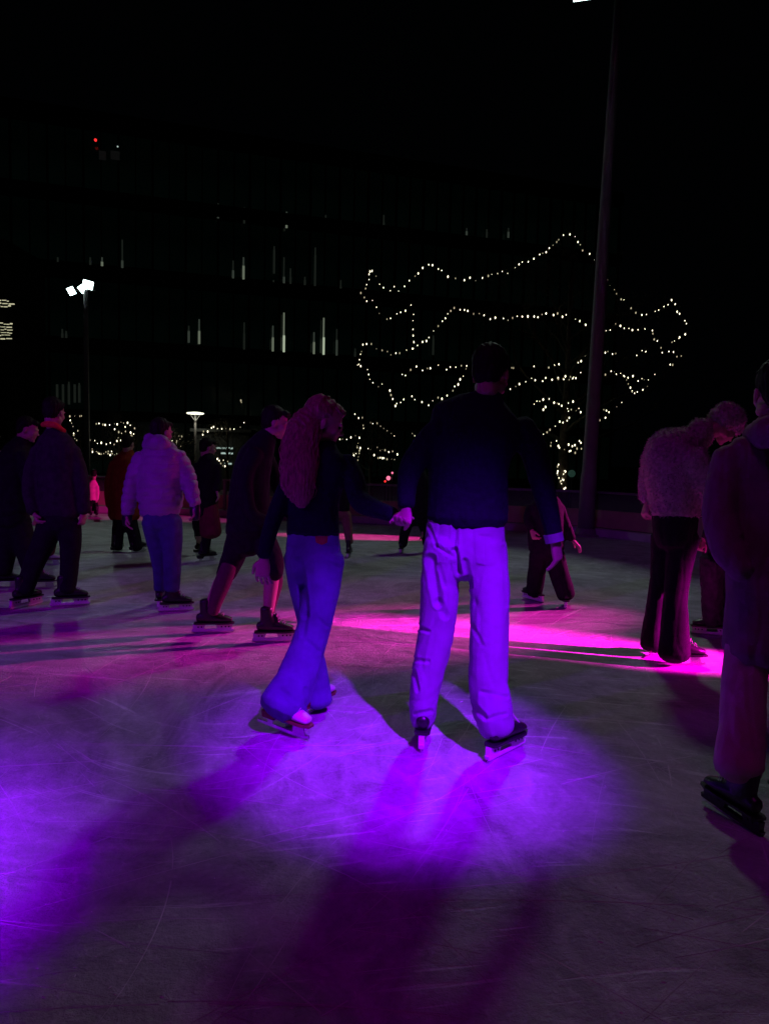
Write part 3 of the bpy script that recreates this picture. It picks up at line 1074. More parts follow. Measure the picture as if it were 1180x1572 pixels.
def skate(parent, org, mt, kind, boot_m, voxel, dark=False):
    T = Matrix.Translation(-org) @ mt
    bm = bmesh.new()
    sx = V((1, 0, 0))
    loft(bm, [(V((0, -0.03, 0.25)), .040, .046), (V((0, -0.03, 0.21)), .038, .046), (V((0, -0.02, 0.17)), .039, .056), (V((0, -0.01, 0.125)), .038, .070)], sx, sub=3)
    loft(bm, [(V((0, -0.085, 0.122)), .031, .034), (V((0, -0.04, 0.122)), .034, .038), (V((0, 0.04, 0.120)), .040, .038), (V((0, 0.11, 0.112)), .044, .030), (V((0, 0.16, 0.104)), .034, .020)], sx, sub=3)
    loft(bm, [(V((0, 0.03, 0.205)), .018, .022), (V((0, 0.045, 0.16)), .024, .022)], sx, sub=2)   # tongue
    for v in bm.verts:
        v.co.z = max(v.co.z, 0.084)
        v.co = T @ v.co
    boot = obj('boot', fuse(bm, voxel, 2), boot_m, parent, smooth=True)
    # laces
    bm = bmesh.new()
    for k in range(6):
        f = k / 5
        y, z = 0.105 - 0.075 * f, 0.148 + 0.075 * f ** 1.3
        w_ = 0.024
        sg = 1 if k % 2 else -1
        tube(bm, [T @ V((-w_, y - 0.012, z - 0.010)), T @ V((0, y + 0.006 + 0.004 * sg, z + 0.006)), T @ V((w_, y - 0.012 + 0.01, z - 0.008))], 0.0032, 5)
    obj('laces', bm, M['lace'], boot)
    out = [(-0.118, 0.026), (-0.10, 0.036), (0.0, 0.036), (0.08, 0.046), (0.14, 0.044), (0.185, 0.022)]

    def slab(z0, z1, y0, y1, m_, nm):
        bm = bmesh.new()
        pr = [(y, w_) for y, w_ in out if y0 - 1e-6 <= y <= y1 + 1e-6]
        ring = [(-w_, y) for y, w_ in pr] + [(w_, y) for y, w_ in pr[::-1]]
        a = [bm.verts.new(T @ V((x, y, z0))) for x, y in ring]
        b = [bm.verts.new(T @ V((x, y, z1))) for x, y in ring]
        n = len(ring)
        bm.faces.new(a[::-1])
        bm.faces.new(b)
        for k in range(n):
            bm.faces.new((a[k], a[(k + 1) % n], b[(k + 1) % n], b[k]))
        obj(nm, bm, m_, boot)
    if kind == 'hockey':
        slab(0.074, 0.086, -0.12, 0.19, M['black_leather'], 'sole')
        bm = bmesh.new()
        prism(bm, [(-0.125, 0.072), (-0.03, 0.072), (-0.045, 0.030), (-0.125, 0.022)], -0.013, 0.013, T)
        prism(bm, [(0.045, 0.072), (0.175, 0.072), (0.165, 0.030), (0.06, 0.030)], -0.013, 0.013, T)
        prism(bm, [(-0.135, 0.034), (0.185, 0.036), (0.18, 0.018), (-0.13, 0.016)], -0.0125, 0.0125, T)
        obj('blade_holder', bm, M['black_leather'] if dark else M['white_plastic'], boot)
        bm = bmesh.new()
        for y in (-0.085, -0.06, 0.09, 0.12, 0.145):
            for sgn in (-1, 1):
                q = bmesh.ops.create_cone(bm, cap_ends=True, segments=10, radius1=0.006, radius2=0.006, depth=0.003)
                for v in q['verts']:
                    v.co = T @ V((sgn * 0.0142 + v.co.z, y + v.co.x, 0.052 + v.co.y))
        obj('rivets', bm, M['black_leather'], boot, kind='stuff')
        bm = bmesh.new()
        prism(bm, [(-0.13, 0.018), (0.18, 0.020), (0.192, 0.022), (0.178, 0.004), (0.14, 0.0), (-0.10, 0.0), (-0.138, 0.008)], -0.002, 0.002, T)
        obj('blade', bm, M['steel'], boot)
    else:
        sm_ = M['black_leather'] if boot_m == M['black_leather'] else M['brown_sole']
        slab(0.074, 0.086, -0.12, 0.19, sm_, 'sole')
        bm = bmesh.new()
        prism(bm, [(-0.118, 0.0735), (-0.035, 0.0735), (-0.045, 0.048), (-0.11, 0.048)], -0.026, 0.026, T)
        obj('heel', bm, sm_, boot)
        bm = bmesh.new()
        prism(bm, [(-0.155, 0.0), (-0.155, 0.014), (-0.09, 0.017), (-0.085, 0.048), (-0.05, 0.048), (-0.055, 0.018), (0.075, 0.018), (0.07, 0.073), (0.13, 0.073), (0.145, 0.045), (0.155, 0.022), (0.175, 0.030), (0.182, 0.016), (0.165, 0.008), (0.13, 0.0)], -0.003, 0.003, T)
        for (ya, yb, z) in ((-0.105, -0.04, 0.0465), (0.06, 0.15, 0.0725)):
            prism(bm, [(ya, z), (yb, z), (yb, z - 0.004), (ya, z - 0.004)], -0.022, 0.022, T)
        obj('blade', bm, M['black_leather'] if dark else M['steel'], boot)
    return boot


# ------------------------------------------------------------------ people
def hand(bm, wrist, d, palm, s=1.0, curl=0.5, thumb=1, spread=0.26):
    d = d.normalized()
    palm = (palm - d * palm.dot(d)).normalized()
    sd = d.cross(palm)
    c = wrist
    loft(bm, [(c - d * 0.03 * s, .027 * s, .021 * s), (c, .026 * s, .020 * s), (c + d * 0.045 * s, .040 * s, .017 * s), (c + d * 0.088 * s, .040 * s, .015 * s)], sd, seg=12, sub=3)
    for k, (o, L_) in enumerate(((-0.031, .058), (-0.0105, .072), (0.0105, .078), (0.031, .068))):
        p = c + d * 0.085 * s + sd * o * s * thumb
        dirn = (d + sd * spread * (o / 0.031) * thumb).normalized()
        pts = [(p - dirn * 0.015 * s, .0095 * s, .0095 * s), (p, .0092 * s, .0092 * s)]
        a = curl * (1 + 0.12 * k)
        for j in range(3):
            a += curl * 0.55
            q = dirn * math.cos(a * 0.8) + palm * math.sin(a * 0.8)
            p = p + q * L_ * s / 3
            pts.append((p, (.0090 - .0007 * j) * s, (.0088 - .0007 * j) * s))
        loft(bm, pts, sd, seg=8, sub=2)
    p = c + d * 0.025 * s + sd * 0.028 * s * thumb
    t1 = (d * 0.65 + sd * 0.75 * thumb + palm * 0.25).normalized()
    t2 = (d * 0.85 + sd * 0.3 * thumb + palm * 0.5).normalized()
    loft(bm, [(p, .013 * s, .013 * s), (p + t1 * 0.03 * s, .0115 * s, .0115 * s), (p + t1 * 0.03 * s + t2 * 0.03 * s, .0098 * s, .0098 * s), (p + t1 * 0.03 * s + t2 * 0.052 * s, .008 * s, .008 * s)], sd, seg=8, sub=2)


def head_matrix(c, yaw, pitch, roll=0, s=1.0):
    return Matrix.Translation(c) @ Matrix.Rotation(-math.radians(yaw), 4, 'Z') @ Matrix.Rotation(math.radians(roll), 4, 'Y') @ Matrix.Rotation(-math.radians(pitch), 4, 'X') @ Matrix.Scale(s, 4)


def head(bm, mt):
    X = V((1, 0, 0))

    def T(x, y, z):
        return mt @ V((x, y, z))
    ball(bm, (0, -0.015, 0.032), (.074, .094, .084), mt, 20, 14)
    ball(bm, (0, 0.035, -0.02), (.060, .058, .082), mt, 18, 12)
    ball(bm, (0, 0.052, -0.078), (.034, .036, .030), mt)
    ball(bm, (0, 0.078, -0.092), (.018, .014, .016), mt)
    for sg in (-1, 1):
        ball(bm, (sg * 0.034, 0.055, -0.022), (.026, .030, .026), mt)      # cheeks
        ball(bm, (sg * 0.030, 0.078, 0.026), (.024, .012, .008), mt)       # brows
        ball(bm, (sg * 0.077, -0.008, -0.012), (.008, .018, .032), mt, 10, 8)    # ears
        ball(bm, (sg * 0.050, 0.0, -0.065), (.018, .045, .026), mt)        # jaw corners
    ball(bm, (0, 0.088, 0.002), (.009, .012, .026), mt, 10, 8)
    ball(bm, (0, 0.101, -0.018), (.013, .015, .011), mt, 10, 8)
    ball(bm, (0, 0.083, -0.048), (.022, .012, .0065), mt, 10, 8)
    ball(bm, (0, 0.081, -0.061), (.020, .012, .007), mt, 10, 8)


def hair_cap(bm, mt, back=0.0):
    ball(bm, (0, -0.034, 0.046), (.083, .095, .088), mt, 20, 14)
    ball(bm, (0, -0.060, 0.0), (.072, .058, .078), mt, 16, 12)
    ball(bm, (0, 0.045, 0.085), (.055, .045, .032), mt)


def build_person(sp):
    """one skater. Joint positions were read off the photograph and set at the skater's own distance."""
    D = sp['D']
    yaw = math.radians(sp['yaw'])
    fwd, side = V((math.sin(yaw), math.cos(yaw), 0)), V((math.cos(yaw), -math.sin(yaw), 0))
    k = D / FOC                                   # metres per photo pixel at this distance
    vox = sp.get('vox', 0.008)
    hs = sp.get('hs', 1.0)
    base = G(sp['feet'][0]['g'][0], sp['feet'][0]['g'][1]) if 'g' in sp['feet'][0] else None
    org = V((base.x, base.y, 0.0))
    t = thing('person', sp['label'], 'person', tuple(org))

    def J(q):
        return P(q[0], q[1], D + (q[2] if len(q) > 2 else 0)) - org

    # --- joints
    torso = [(J(q), q[3] * k, q[4] * k) for q in sp['torso']]      # hem -> collar, radii in px (side, front)
    legs = [[(J(q), q[3] * k, (q[4] if len(q) > 4 else q[3]) * k) for q in L_] for L_ in sp['legs']]
    for i, f in enumerate(sp['feet']):            # the hems end at the depth of the skates they cover
        g = G(*f['g'])
        g.z += f.get('lift', 0)
        ank = foot_matrix(g, f['yaw'], f.get('pitch', 0), f.get('roll', 0), f.get('s', hs)) @ V((0, -0.01, 0.15))
        src = sp['legs'][i]
        err = depth(ank) - (D + src[-1][2])
        n_ = len(src) - 1
        legs[i] = [(P(q[0], q[1], D + q[2] + err * j / n_) - org, a[1], a[2]) for j, (q, a) in enumerate(zip(src, legs[i]))]
    arms = [[(J(q), q[3] * k, q[3] * k) for q in L_] for L_ in sp['arms']]
    hx, hy, hd, hyaw, hpit = sp['head'][:5]
    hc = J((hx, hy, hd))
    hm = head_matrix(hc, hyaw, hpit, sp['head'][5] if len(sp['head']) > 5 else 0, hs)
    # --- feet
    fms = []
    for f in sp['feet']:
        g = G(*f['g'])
        g.z += f.get('lift', 0)
        fms.append(foot_matrix(g, f['yaw'], f.get('pitch', 0), f.get('roll', 0), f.get('s', hs)))
    # --- skin body, one continuous mesh
    hands_ = []
    bm = bmesh.new()
    head(bm, hm)
    nb0 = torso[-1][0]
    loft(bm, [(hm @ V((0, -0.03, -0.03)), .052 * hs, .055 * hs), (hm @ V((0, -0.035, -0.09)), .050 * hs, .052 * hs), (nb0, .050 * hs, .050 * hs), (nb0 * 0.4 + torso[-2][0] * 0.6, .055 * hs, .045 * hs)], side)
    loft(bm, [(c, max(a * 0.8, 0.03), max(b * 0.8, 0.03)) for c, a, b in torso], side)
    hip = torso[0][0]
    for i, L_ in enumerate(legs):
        ank = (fms[i] @ V((0, -0.02, 0.17))) - org
        cs = [c for c, a, b in L_]
        kn = L_[len(L_) // 2][0]
        top = cs[0] + V((0, 0, 0.02))
        rc = [min(a, b) for c, a, b in L_]
        rk, rt = rc[len(L_) // 2] * 0.72, rc[min(1, len(L_) - 1)] * 0.72
        wp = cs[1] if len(cs) > 4 else (top + kn) / 2
        loft(bm, [(top, min(.075 * hs, rc[0] * 0.8), min(.08 * hs, rc[0] * 0.8)), (wp, min(.068 * hs, rt), min(.07 * hs, rt)), (kn, min(.052 * hs, rk), min(.055 * hs, rk)), (kn * 0.6 + ank * 0.4, min(.05 * hs, rk), min(.055 * hs, rk)), (ank, .030 * hs, .034 * hs)], side)
        loft(bm, [(ank, .033 * hs, .04 * hs), ((fms[i] @ V((0, 0.0, 0.125))) - org, .03 * hs, .03 * hs), ((fms[i] @ V((0, 0.12, 0.105))) - org, .03 * hs, .015 * hs)], side, sub=2)
    for i, L_ in enumerate(arms):
        cs = [c for c, a, b in L_]
        r0 = [.045, .04, .036, .032, .026, .024]
        loft(bm, [(c, r0[min(j * (6 // len(cs)) if len(cs) > 2 else j * 3, 5)] * hs, r0[min(j * (6 // len(cs)), 5)] * hs) for j, c in enumerate(cs)], side, seg=12)
        h = sp['hands'][i]
        if h:
            d = (J(h['tip']) - cs[-1])
            hb = bmesh.new()
            hand(hb, cs[-1] + d.normalized() * 0.015, d, V(h['palm']), hs * h.get('s', 1.0), h.get('curl', 0.4), h.get('thumb', 1))
            loft(hb, [(cs[-1] * 0.5 + (cs[-1] + (cs[-2] - cs[-1]).normalized() * 0.07) * 0.5, .024 * hs, .022 * hs), (cs[-1], .026 * hs, .021 * hs)], side, seg=12)
            hands_.append(fuse(hb, 0.003 if D < 4 else (0.0045 if D < 8 else 0.009), 1, 0.4))
    me = fuse(bm, sp.get('bvox', vox), 1, 0.4)
    if hands_:
        jb = bmesh.new()
        jb.from_mesh(me)
        for hm_e in hands_:
            jb.from_mesh(hm_e)
            bpy.data.meshes.remove(hm_e)
        jb.to_mesh(me)
        jb.free()
    obj('body', me, M['skin'], t, smooth=True)
    # --- top
    bm = bmesh.new()
    loft(bm, torso, side, seg=24)
    for L_ in arms:
        loft(bm, L_, side, seg=16)
    me = fuse(bm, vox, 3)
    if sp.get('top_fn'):
        displace(me, sp['top_fn'])
    topo = obj(sp.get('top_name', 'jacket'), me, M[sp['top']], t, smooth=True)
    # --- trousers
    bm = bmesh.new()
    pel = sp.get('pelvis')
    if pel:
        loft(bm, [(J(q), q[3] * k, q[4] * k) for q in pel], side, seg=24)
    for L_ in legs:
        loft(bm, L_, side, seg=20)
    me = fuse(bm, vox, 3)
    displace(me, sp.get('leg_fn') or fold_fn(0.010))
    obj(sp.get('bottom_name', 'trousers'), me, M[sp['bottom']], t, smooth=True)
    # --- hair
    if sp.get('hair', 'dark_hair'):
        bm = bmesh.new()
        hair_cap(bm, hm)
        for (c, r) in sp.get('hair_extra', []):
            ball(bm, c, r, hm)
        me = fuse(bm, max(vox * 0.8, 0.006), 2)
        oo = V((SEED[0], 2, 1))
        displace(me, lambda p, n: 0.006 * noise.noise(V((p.x * 70, p.y * 70, p.z * 14)) + oo))
        obj('hair', me, M[sp.get('hair', 'dark_hair')], t, smooth=True)
    # --- skates
    for i, f in enumerate(sp['feet']):
        skate(t, org, fms[i], f.get('kind', 'hockey'), M[f.get('boot', 'black_leather')], 0.006 if D < 6 else 0.010, f.get('dark', False))
    return t, org, hm, J, side, fwd, k


# --- the man in the middle -------------------------------------------------
man, man_o, man_h, man_J, man_side, man_fwd, man_k = build_person(dict(
    label='tall man in navy sweater and pale baggy trousers, back turned, holding the long-haired woman\'s hand', D=3.50, yaw=8, vox=0.006, bvox=0.007, hs=1.04,
    head=(754, 575, 0.03, 28, 14), top='navy_knit', top_name='sweater', bottom='off_white_twill',
    torso=[(715, 796, 0, 63, 43), (716, 770, 0, 62, 40), (718, 715, 0, 62, 41), (727, 668, 0, 72, 40), (736, 642, 0, 72, 34), (743, 622, 0.01, 48, 27), (749, 608, 0.02, 25, 22)],
    arms=[[(679, 658, 0, 24), (655, 682, 0, 22), (632, 718, -0.01, 20), (624, 748, -0.04, 16), (624, 776, -0.08, 12)],
          [(796, 657, 0, 26), (817, 690, 0, 23), (829, 735, -0.03, 20), (842, 785, -0.06, 16), (850, 824, -0.08, 14)]],
    hands=[dict(tip=(620, 808, -0.12), palm=(-0.5, -0.8, 0.1), curl=0.95, thumb=1, s=0.85), dict(tip=(858, 870, -0.05), palm=(-0.8, 0.6, 0), curl=0.45, thumb=1)],
    pelvis=[(715, 793, 0, 55, 34), (714, 815, 0, 59, 38), (712, 850, 0, 61, 40), (710, 872, 0, 52, 34)],
    legs=[[(684, 835, 0, 32, 38), (676, 885, 0, 30, 34), (673, 935, 0.02, 30, 32), (667, 985, 0.04, 28, 30), (657, 1035, 0.05, 26, 28), (650, 1078, 0.06, 24, 27), (648, 1106, 0.07, 21, 24)],
          [(744, 840, 0, 33, 38), (750, 890, -0.02, 32, 34), (752, 940, -0.02, 31, 33), (751, 990, -0.02, 30.5, 32), (751, 1045, -0.02, 30.5, 32), (757, 1090, -0.02, 31, 33), (764, 1116, -0.01, 28, 31)]],
    leg_fn=fold_fn(0.013, 0.6, [
        (698, 808, 697, 845, 3.5, 0.020), (697, 845, 703, 880, 4, 0.03), (659, 808, 668, 838, 2.5, 0.010), (668, 838, 692, 853, 3, 0.013), (660, 858, 672, 925, 6, 0.022), (672, 925, 682, 945, 5, 0.012),
        (672, 868, 682, 900, 3, 0.012), (713, 862, 721, 900, 4, 0.014), (735, 822, 752, 824, 2, 0.006), (632, 1012, 656, 1016, 3, 0.010), (634, 1030, 640, 1060, 3, 0.012), (640, 962, 656, 970, 3, 0.012),
        (722, 1078, 742, 1100, 4, 0.014), (738, 1062, 778, 1070, 3, 0.007), (745, 1104, 776, 1096, 3, 0.010), (636, 1096, 662, 1092, 3, 0.009), (724, 960, 740, 990, 3, 0.007), (772, 840, 777, 930, 2.5, 0.007)], V((0.21, 3.55, 0))),
    feet=[dict(g=(650, 1139), yaw=8, kind='hockey'), dict(g=(771, 1160), yaw=42, kind='hockey', s=0.98)],
    top_fn=fold_fn(0.010, 0.6)))
# back pockets: patches lying on the seat of the trousers, and a centre seam
from mathutils.bvhtree import BVHTree
trs = [c for c in man.children if c.name.startswith('trousers')][0]
bvh = BVHTree.FromPolygons([v.co.copy() for v in trs.data.vertices], [tuple(p.vertices) for p in trs.data.polygons])


def patch(outline, n=7, lift=0.004, bvh=bvh, J=man_J, o=man_o):
    """grid over a pixel quad draped on the trousers"""
    (ax, ay), (bx, by), (cx_, cy_), (dx_, dy_) = outline
    bm = bmesh.new()
    g = []
    for i in range(n + 1):
        row = []
        for j in range(n + 1):
            s_, t_ = i / n, j / n
            u = (ax * (1 - s_) + bx * s_) * (1 - t_) + (dx_ * (1 - s_) + cx_ * s_) * t_
            v = (ay * (1 - s_) + by * s_) * (1 - t_) + (dy_ * (1 - s_) + cy_ * s_) * t_ + (3.5 * t_ * (1 - abs(2 * s_ - 1)))
            q = J((u, v, 0))
            src = CAMP - o
            hit = bvh.ray_cast(src, (q - src).normalized())
            loc, nn = (hit[0], hit[1]) if hit[0] else (q, V((0, -1, 0)))
            row.append((bm.verts.new(loc + nn * lift), bm.verts.new(loc - nn * 0.004)))
        g.append(row)
    for i in range(n):
        for j in range(n):
            bm.faces.new([g[i][j][0], g[i + 1][j][0], g[i + 1][j + 1][0], g[i][j + 1][0]])
    ring = [(i, 0) for i in range(n)] + [(n, j) for j in range(n)] + [(i, n) for i in range(n, 0, -1)] + [(0, j) for j in range(n, 0, -1)]
    for k in range(len(ring)):
        p, q = ring[k], ring[(k + 1) % len(ring)]
        bm.faces.new([g[p[0]][p[1]][0], g[q[0]][q[1]][0], g[q[0]][q[1]][1], g[p[0]][p[1]][1]])
    return bm


for ol in (((672, 830), (702, 829), (700, 862), (674, 862)), ((729, 830), (762, 832), (760, 866), (731, 864))):
    obj('back_pocket', patch(ol), M['off_white_twill'], man, smooth=False)
bm = bmesh.new()
a, b = man_J((848, 819, -0.08)), man_J((851, 832, -0.08))
tube(bm, [a, b], [0.045, 0.043], 16)
obj('shirt_cuff', bm, M['off_white_twill'], man)

# --- the woman with long hair ------------------------------------------------
wom, wom_o, wom_h, wom_J, wom_side, wom_fwd, wom_k = build_person(dict(
    label='long-haired woman in navy jumper and flared blue jeans, holding the tall man\'s hand', D=3.80, yaw=38, vox=0.0065, bvox=0.007, hs=0.96,
    head=(499, 650, 0.0, 84, 22, 0), top='navy_knit', top_name='jumper', bottom='blue_denim', hair=None, bottom_name='jeans',
    torso=[(480, 820, 0, 47, 33), (480, 800, 0, 46, 33), (482, 765, 0, 44, 33), (488, 730, 0, 50, 34), (494, 706, 0, 50, 30), (498, 692, 0.01, 28, 22), (501, 682, 0.02, 17, 16)],
    arms=[[(460, 712, 0.05, 18), (443, 745, 0.03, 16), (425, 785, 0.0, 14), (413, 820, -0.03, 12), (406, 853, -0.05, 10)],
          [(528, 712, -0.03, 20), (543, 738, -0.06, 18), (553, 768, -0.10, 17), (576, 781, -0.2, 14), (603, 790, -0.30, 10.5)]],
    hands=[dict(tip=(402, 890, -0.05), palm=(0.2, 0.9, 0), curl=0.45, thumb=-1), dict(tip=(624, 798, -0.34), palm=(0.1, 0.5, -0.8), curl=0.95, thumb=1, s=0.8)],
    pelvis=[(480, 818, 0, 45, 33), (480, 840, 0, 46, 36), (482, 868, 0, 45, 36), (484, 885, 0, 36, 30)],
    legs=[[(462, 855, 0.06, 25, 30), (465, 900, 0.08, 20, 22), (474, 950, 0.12, 17, 19), (480, 1000, 0.22, 17, 19), (485, 1045, 0.32, 20, 22), (488, 1076, 0.36, 22, 24)],
          [(498, 858, -0.05, 29, 33), (492, 910, -0.05, 27, 29), (484, 955, -0.05, 25, 26), (468, 1005, -0.05, 27, 28), (451, 1050, -0.10, 30, 34), (434, 1086, -0.15, 34, 42)]],
    leg_fn=fold_fn(0.010, 0.5, [
        (457, 862, 464, 905, 5, 0.022), (464, 905, 468, 945, 5, 0.018), (468, 945, 464, 975, 4, 0.010), (440, 838, 452, 842, 2, 0.006), (496, 838, 518, 838, 2, 0.005), (468, 1058, 470, 1085, 3, 0.016),
        (500, 862, 518, 872, 3, 0.007), (487, 950, 500, 962, 3, 0.008), (430, 1060, 452, 1078, 4, 0.010), (470, 985, 488, 1000, 3, 0.007)], V((-0.36, 3.93, 0))),
    feet=[dict(g=(482, 1094), yaw=32, kind='figure', boot='white_leather', s=0.95), dict(g=(431, 1127), yaw=120, pitch=-7, lift=0.02, kind='figure', boot='white_leather', s=0.95)],
    top_fn=fold_fn(0.007, 0.6)))
# long wavy hair
hm = wom_h
bm = bmesh.new()
ball(bm, (0, -0.042, 0.050), (.086, .088, .086), hm, 20, 14)
ball(bm, (0, -0.075, 0.0), (.078, .055, .085), hm, 16, 12)
ball(bm, (0, 0.035, 0.086), (.056, .042, .030), hm)
ks = wom_k
hl = [(482, 640, 0.0, 20, 20), (467, 655, -0.04, 23, 19), (460, 685, -0.08, 26, 17), (459, 715, -0.12, 26, 15), (458, 742, -0.13, 25, 14), (461, 762, -0.13, 17, 11), (463, 775, -0.13, 6, 6)]
loft(bm, [(wom_J(q), q[3] * ks, q[4] * ks) for q in hl], V((1, 0, 0)), seg=20)
me = fuse(bm, 0.006, 2)
displace(me, lambda p, n: 0.012 * ridged(V((p.x * 30 + 1.6 * math.sin(p.z * 24), p.y * 24, p.z * 4))) - 0.004 + 0.004 * noise.noise(V((p.x * 120, p.y * 120, p.z * 16))))
hairo = obj('hair', me, M['brown_hair'], wom, smooth=True)
bm = bmesh.new()
rr = random.Random(5)
for i in range(260):
    a = rr.uniform(-1, 1)
    pts = []
    ph, am = rr.uniform(0, 6), rr.uniform(1, 5)
    end = rr.uniform(0.75, 1.06)
    for j in range(13):
        f = j / 12 * end * (len(hl) - 1)
        i0 = min(int(f), len(hl) - 2)
        tt = f - i0
        q0, q1 = hl[i0], hl[i0 + 1]
        q = [q0[m] + (q1[m] - q0[m]) * tt for m in range(5)]
        cb = math.sqrt(max(0, 1 - a * a))
        u = q[0] + a * q[3] * (1.02 + 0.14 * math.sin(ph * 3 + j * 0.5)) + am * math.sin(ph + j * 1.1)
        pts.append(wom_J((u, q[1], q[2] - cb * q[4] * ks * 1.05 - rr.uniform(0, 0.006))))
    tube(bm, pts, [0.0020] * 12 + [0.0006], 3, cap=False)
obj('loose_strands', bm, M['brown_hair'], hairo, kind='stuff')
# eye and small waistband tag
for sg in (-1, 1):
    bm = bmesh.new()
    ball(bm, (sg * 0.031, 0.077, 0.006), (.012, .010, .009), hm, 10, 8)
    obj('eye', bm, M['dark_hair'], wom, smooth=True)
bm = bmesh.new()
trs = [c for c in wom.children if c.name.startswith('jeans')][0]
bvh = BVHTree.FromPolygons([v.co.copy() for v in trs.data.vertices], [tuple(p.vertices) for p in trs.data.polygons])
bm.free()
bm = patch(((484, 823), (503, 823), (502, 833), (485, 833)), 4, 0.003, bvh, wom_J, wom_o)
obj('waist_patch', bm, M['red_patch'], wom)

# --- black-clad strider behind the woman ---------------------------------------
b3 = build_person(dict(
    label='skater in black striding rightwards behind the long-haired woman, shins in mauve socks', D=5.7, yaw=75, vox=0.010, bvox=0.007, hs=1.0,
    head=(424, 650, 0, 85, 15), top='black_cloth', bottom='black_cloth', bottom_name='breeches',
    torso=[(383, 815, 0, 36, 36), (383, 780, 0, 36, 33), (384, 740, 0, 38, 30), (391, 705, 0, 38, 28), (402, 684, 0, 26, 22), (412, 668, 0, 14, 14)],
    arms=[[(392, 695, -0.15, 14), (375, 735, -0.2, 12), (385, 785, -0.2, 10), (405, 800, -0.15, 9)], [(405, 695, 0.2, 14), (425, 740, 0.2, 12), (440, 780, 0.2, 10), (455, 800, 0.2, 8)]],
    hands=[dict(tip=(420, 808, -0.1), palm=(0, 0.6, -1), curl=0.8), dict(tip=(470, 805, 0.2), palm=(0, 0, -1), curl=0.6)],
    pelvis=[(384, 800, 0, 30, 32), (382, 825, 0, 30, 30), (384, 840, 0, 24, 26)],
    legs=[[(370, 822, 0, 22), (360, 848, 0, 19), (352, 868, 0, 17), (346, 884, 0, 15)], [(402, 825, 0, 22), (414, 848, -0.03, 18), (419, 865, -0.03, 17), (420, 882, -0.03, 15)]],
    feet=[dict(g=(322, 972), yaw=80, kind='hockey'), dict(g=(415, 986), yaw=80, kind='hockey')], top_fn=fold_fn(0.012, 0.6)))
t_, org_, hm_, J_, side_, fwd_, k_ = b3
for (pts) in ([(352, 868, 0, 12), (343, 892, 0, 13), (333, 918, 0, 11), (327, 940, 0, 8.5)], [(419, 868, -0.03, 12), (421, 892, -0.03, 13), (417, 915, -0.03, 11), (413, 938, -0.03, 8.5)]):
    bm = bmesh.new()
    loft(bm, [(J_(q), q[3] * k_, q[3] * k_) for q in pts], side_)
    obj('sock', bm, M['socks'], t_, smooth=True)

# --- lilac puffer jacket ----------------------------------------------------------
p4 = build_person(dict(
    label='skater in quilted lilac puffer jacket, jeans and black gloves, seen from behind', D=6.5, yaw=15, vox=0.009, bvox=0.008, hs=0.95,
    head=(249, 664, 0.02, 35, 12), top='lilac_nylon', bottom='dark_denim', top_name='puffer_jacket', bottom_name='jeans',
    torso=[(246, 785, 0, 32, 24), (246, 765, 0, 35, 27), (246, 735, 0, 35, 28), (246, 710, 0, 35, 26), (243, 694, 0, 31, 22), (239, 682, 0, 20, 18), (237, 674, 0.02, 17, 16)],
    arms=[[(219, 703, 0, 13), (208, 728, 0, 13), (201, 757, 0, 12), (196, 787, 0, 9.5)], [(272, 701, 0, 14), (284, 722, 0, 13), (292, 747, -0.04, 12), (299, 775, -0.08, 9)]],
    hands=[dict(tip=(194, 805, 0), palm=(1, 0.3, 0), curl=0.5), dict(tip=(301, 795, -0.1), palm=(-1, 0.3, 0), curl=0.6)],
    pelvis=[(246, 785, 0, 28, 22), (247, 805, 0, 29, 22)],
    legs=[[(236, 800, 0, 19), (240, 825, 0, 16.5), (245, 855, 0, 13.5), (247, 882, 0, 12), (247, 903, 0, 11.5)], [(260, 800, 0, 19), (263, 825, -0.02, 17), (264, 855, -0.02, 14.5), (264, 882, -0.02, 13), (264, 903, -0.02, 12.5)]],
    feet=[dict(g=(245, 931), yaw=-12, kind='hockey'), dict(g=(266, 939), yaw=70, kind='hockey')], top_fn=puffer_fn))
t_, org_, hm_, J_, side_, fwd_, k_ = p4
bm = bmesh.new()
loft(bm, [(J_(q), q[3] * k_, q[4] * k_) for q in [(226, 687, -0.05, 9, 8), (238, 680, -0.10, 12, 10), (252, 682, -0.09, 12, 9), (259, 690, -0.05, 8, 7)]], V((0, 0, 1)))
me = fuse(bm, 0.009, 2)
displace(me, fold_fn(0.014, 0.5))
obj('hood', me, M['lilac_nylon'], t_, smooth=True)
for (pts) in ([(196, 789, 0, 8), (195, 797, 0, 8.5), (194, 806, 0, 6)], [(299, 777, -0.08, 8), (300, 786, -0.09, 8.5), (301, 797, -0.1, 6)]):
    bm = bmesh.new()
    loft(bm, [(J_(q), q[3] * k_, q[3] * k_ * 0.7) for q in pts], side_)
    obj('glove', bm, M['black_leather'], t_, smooth=True)

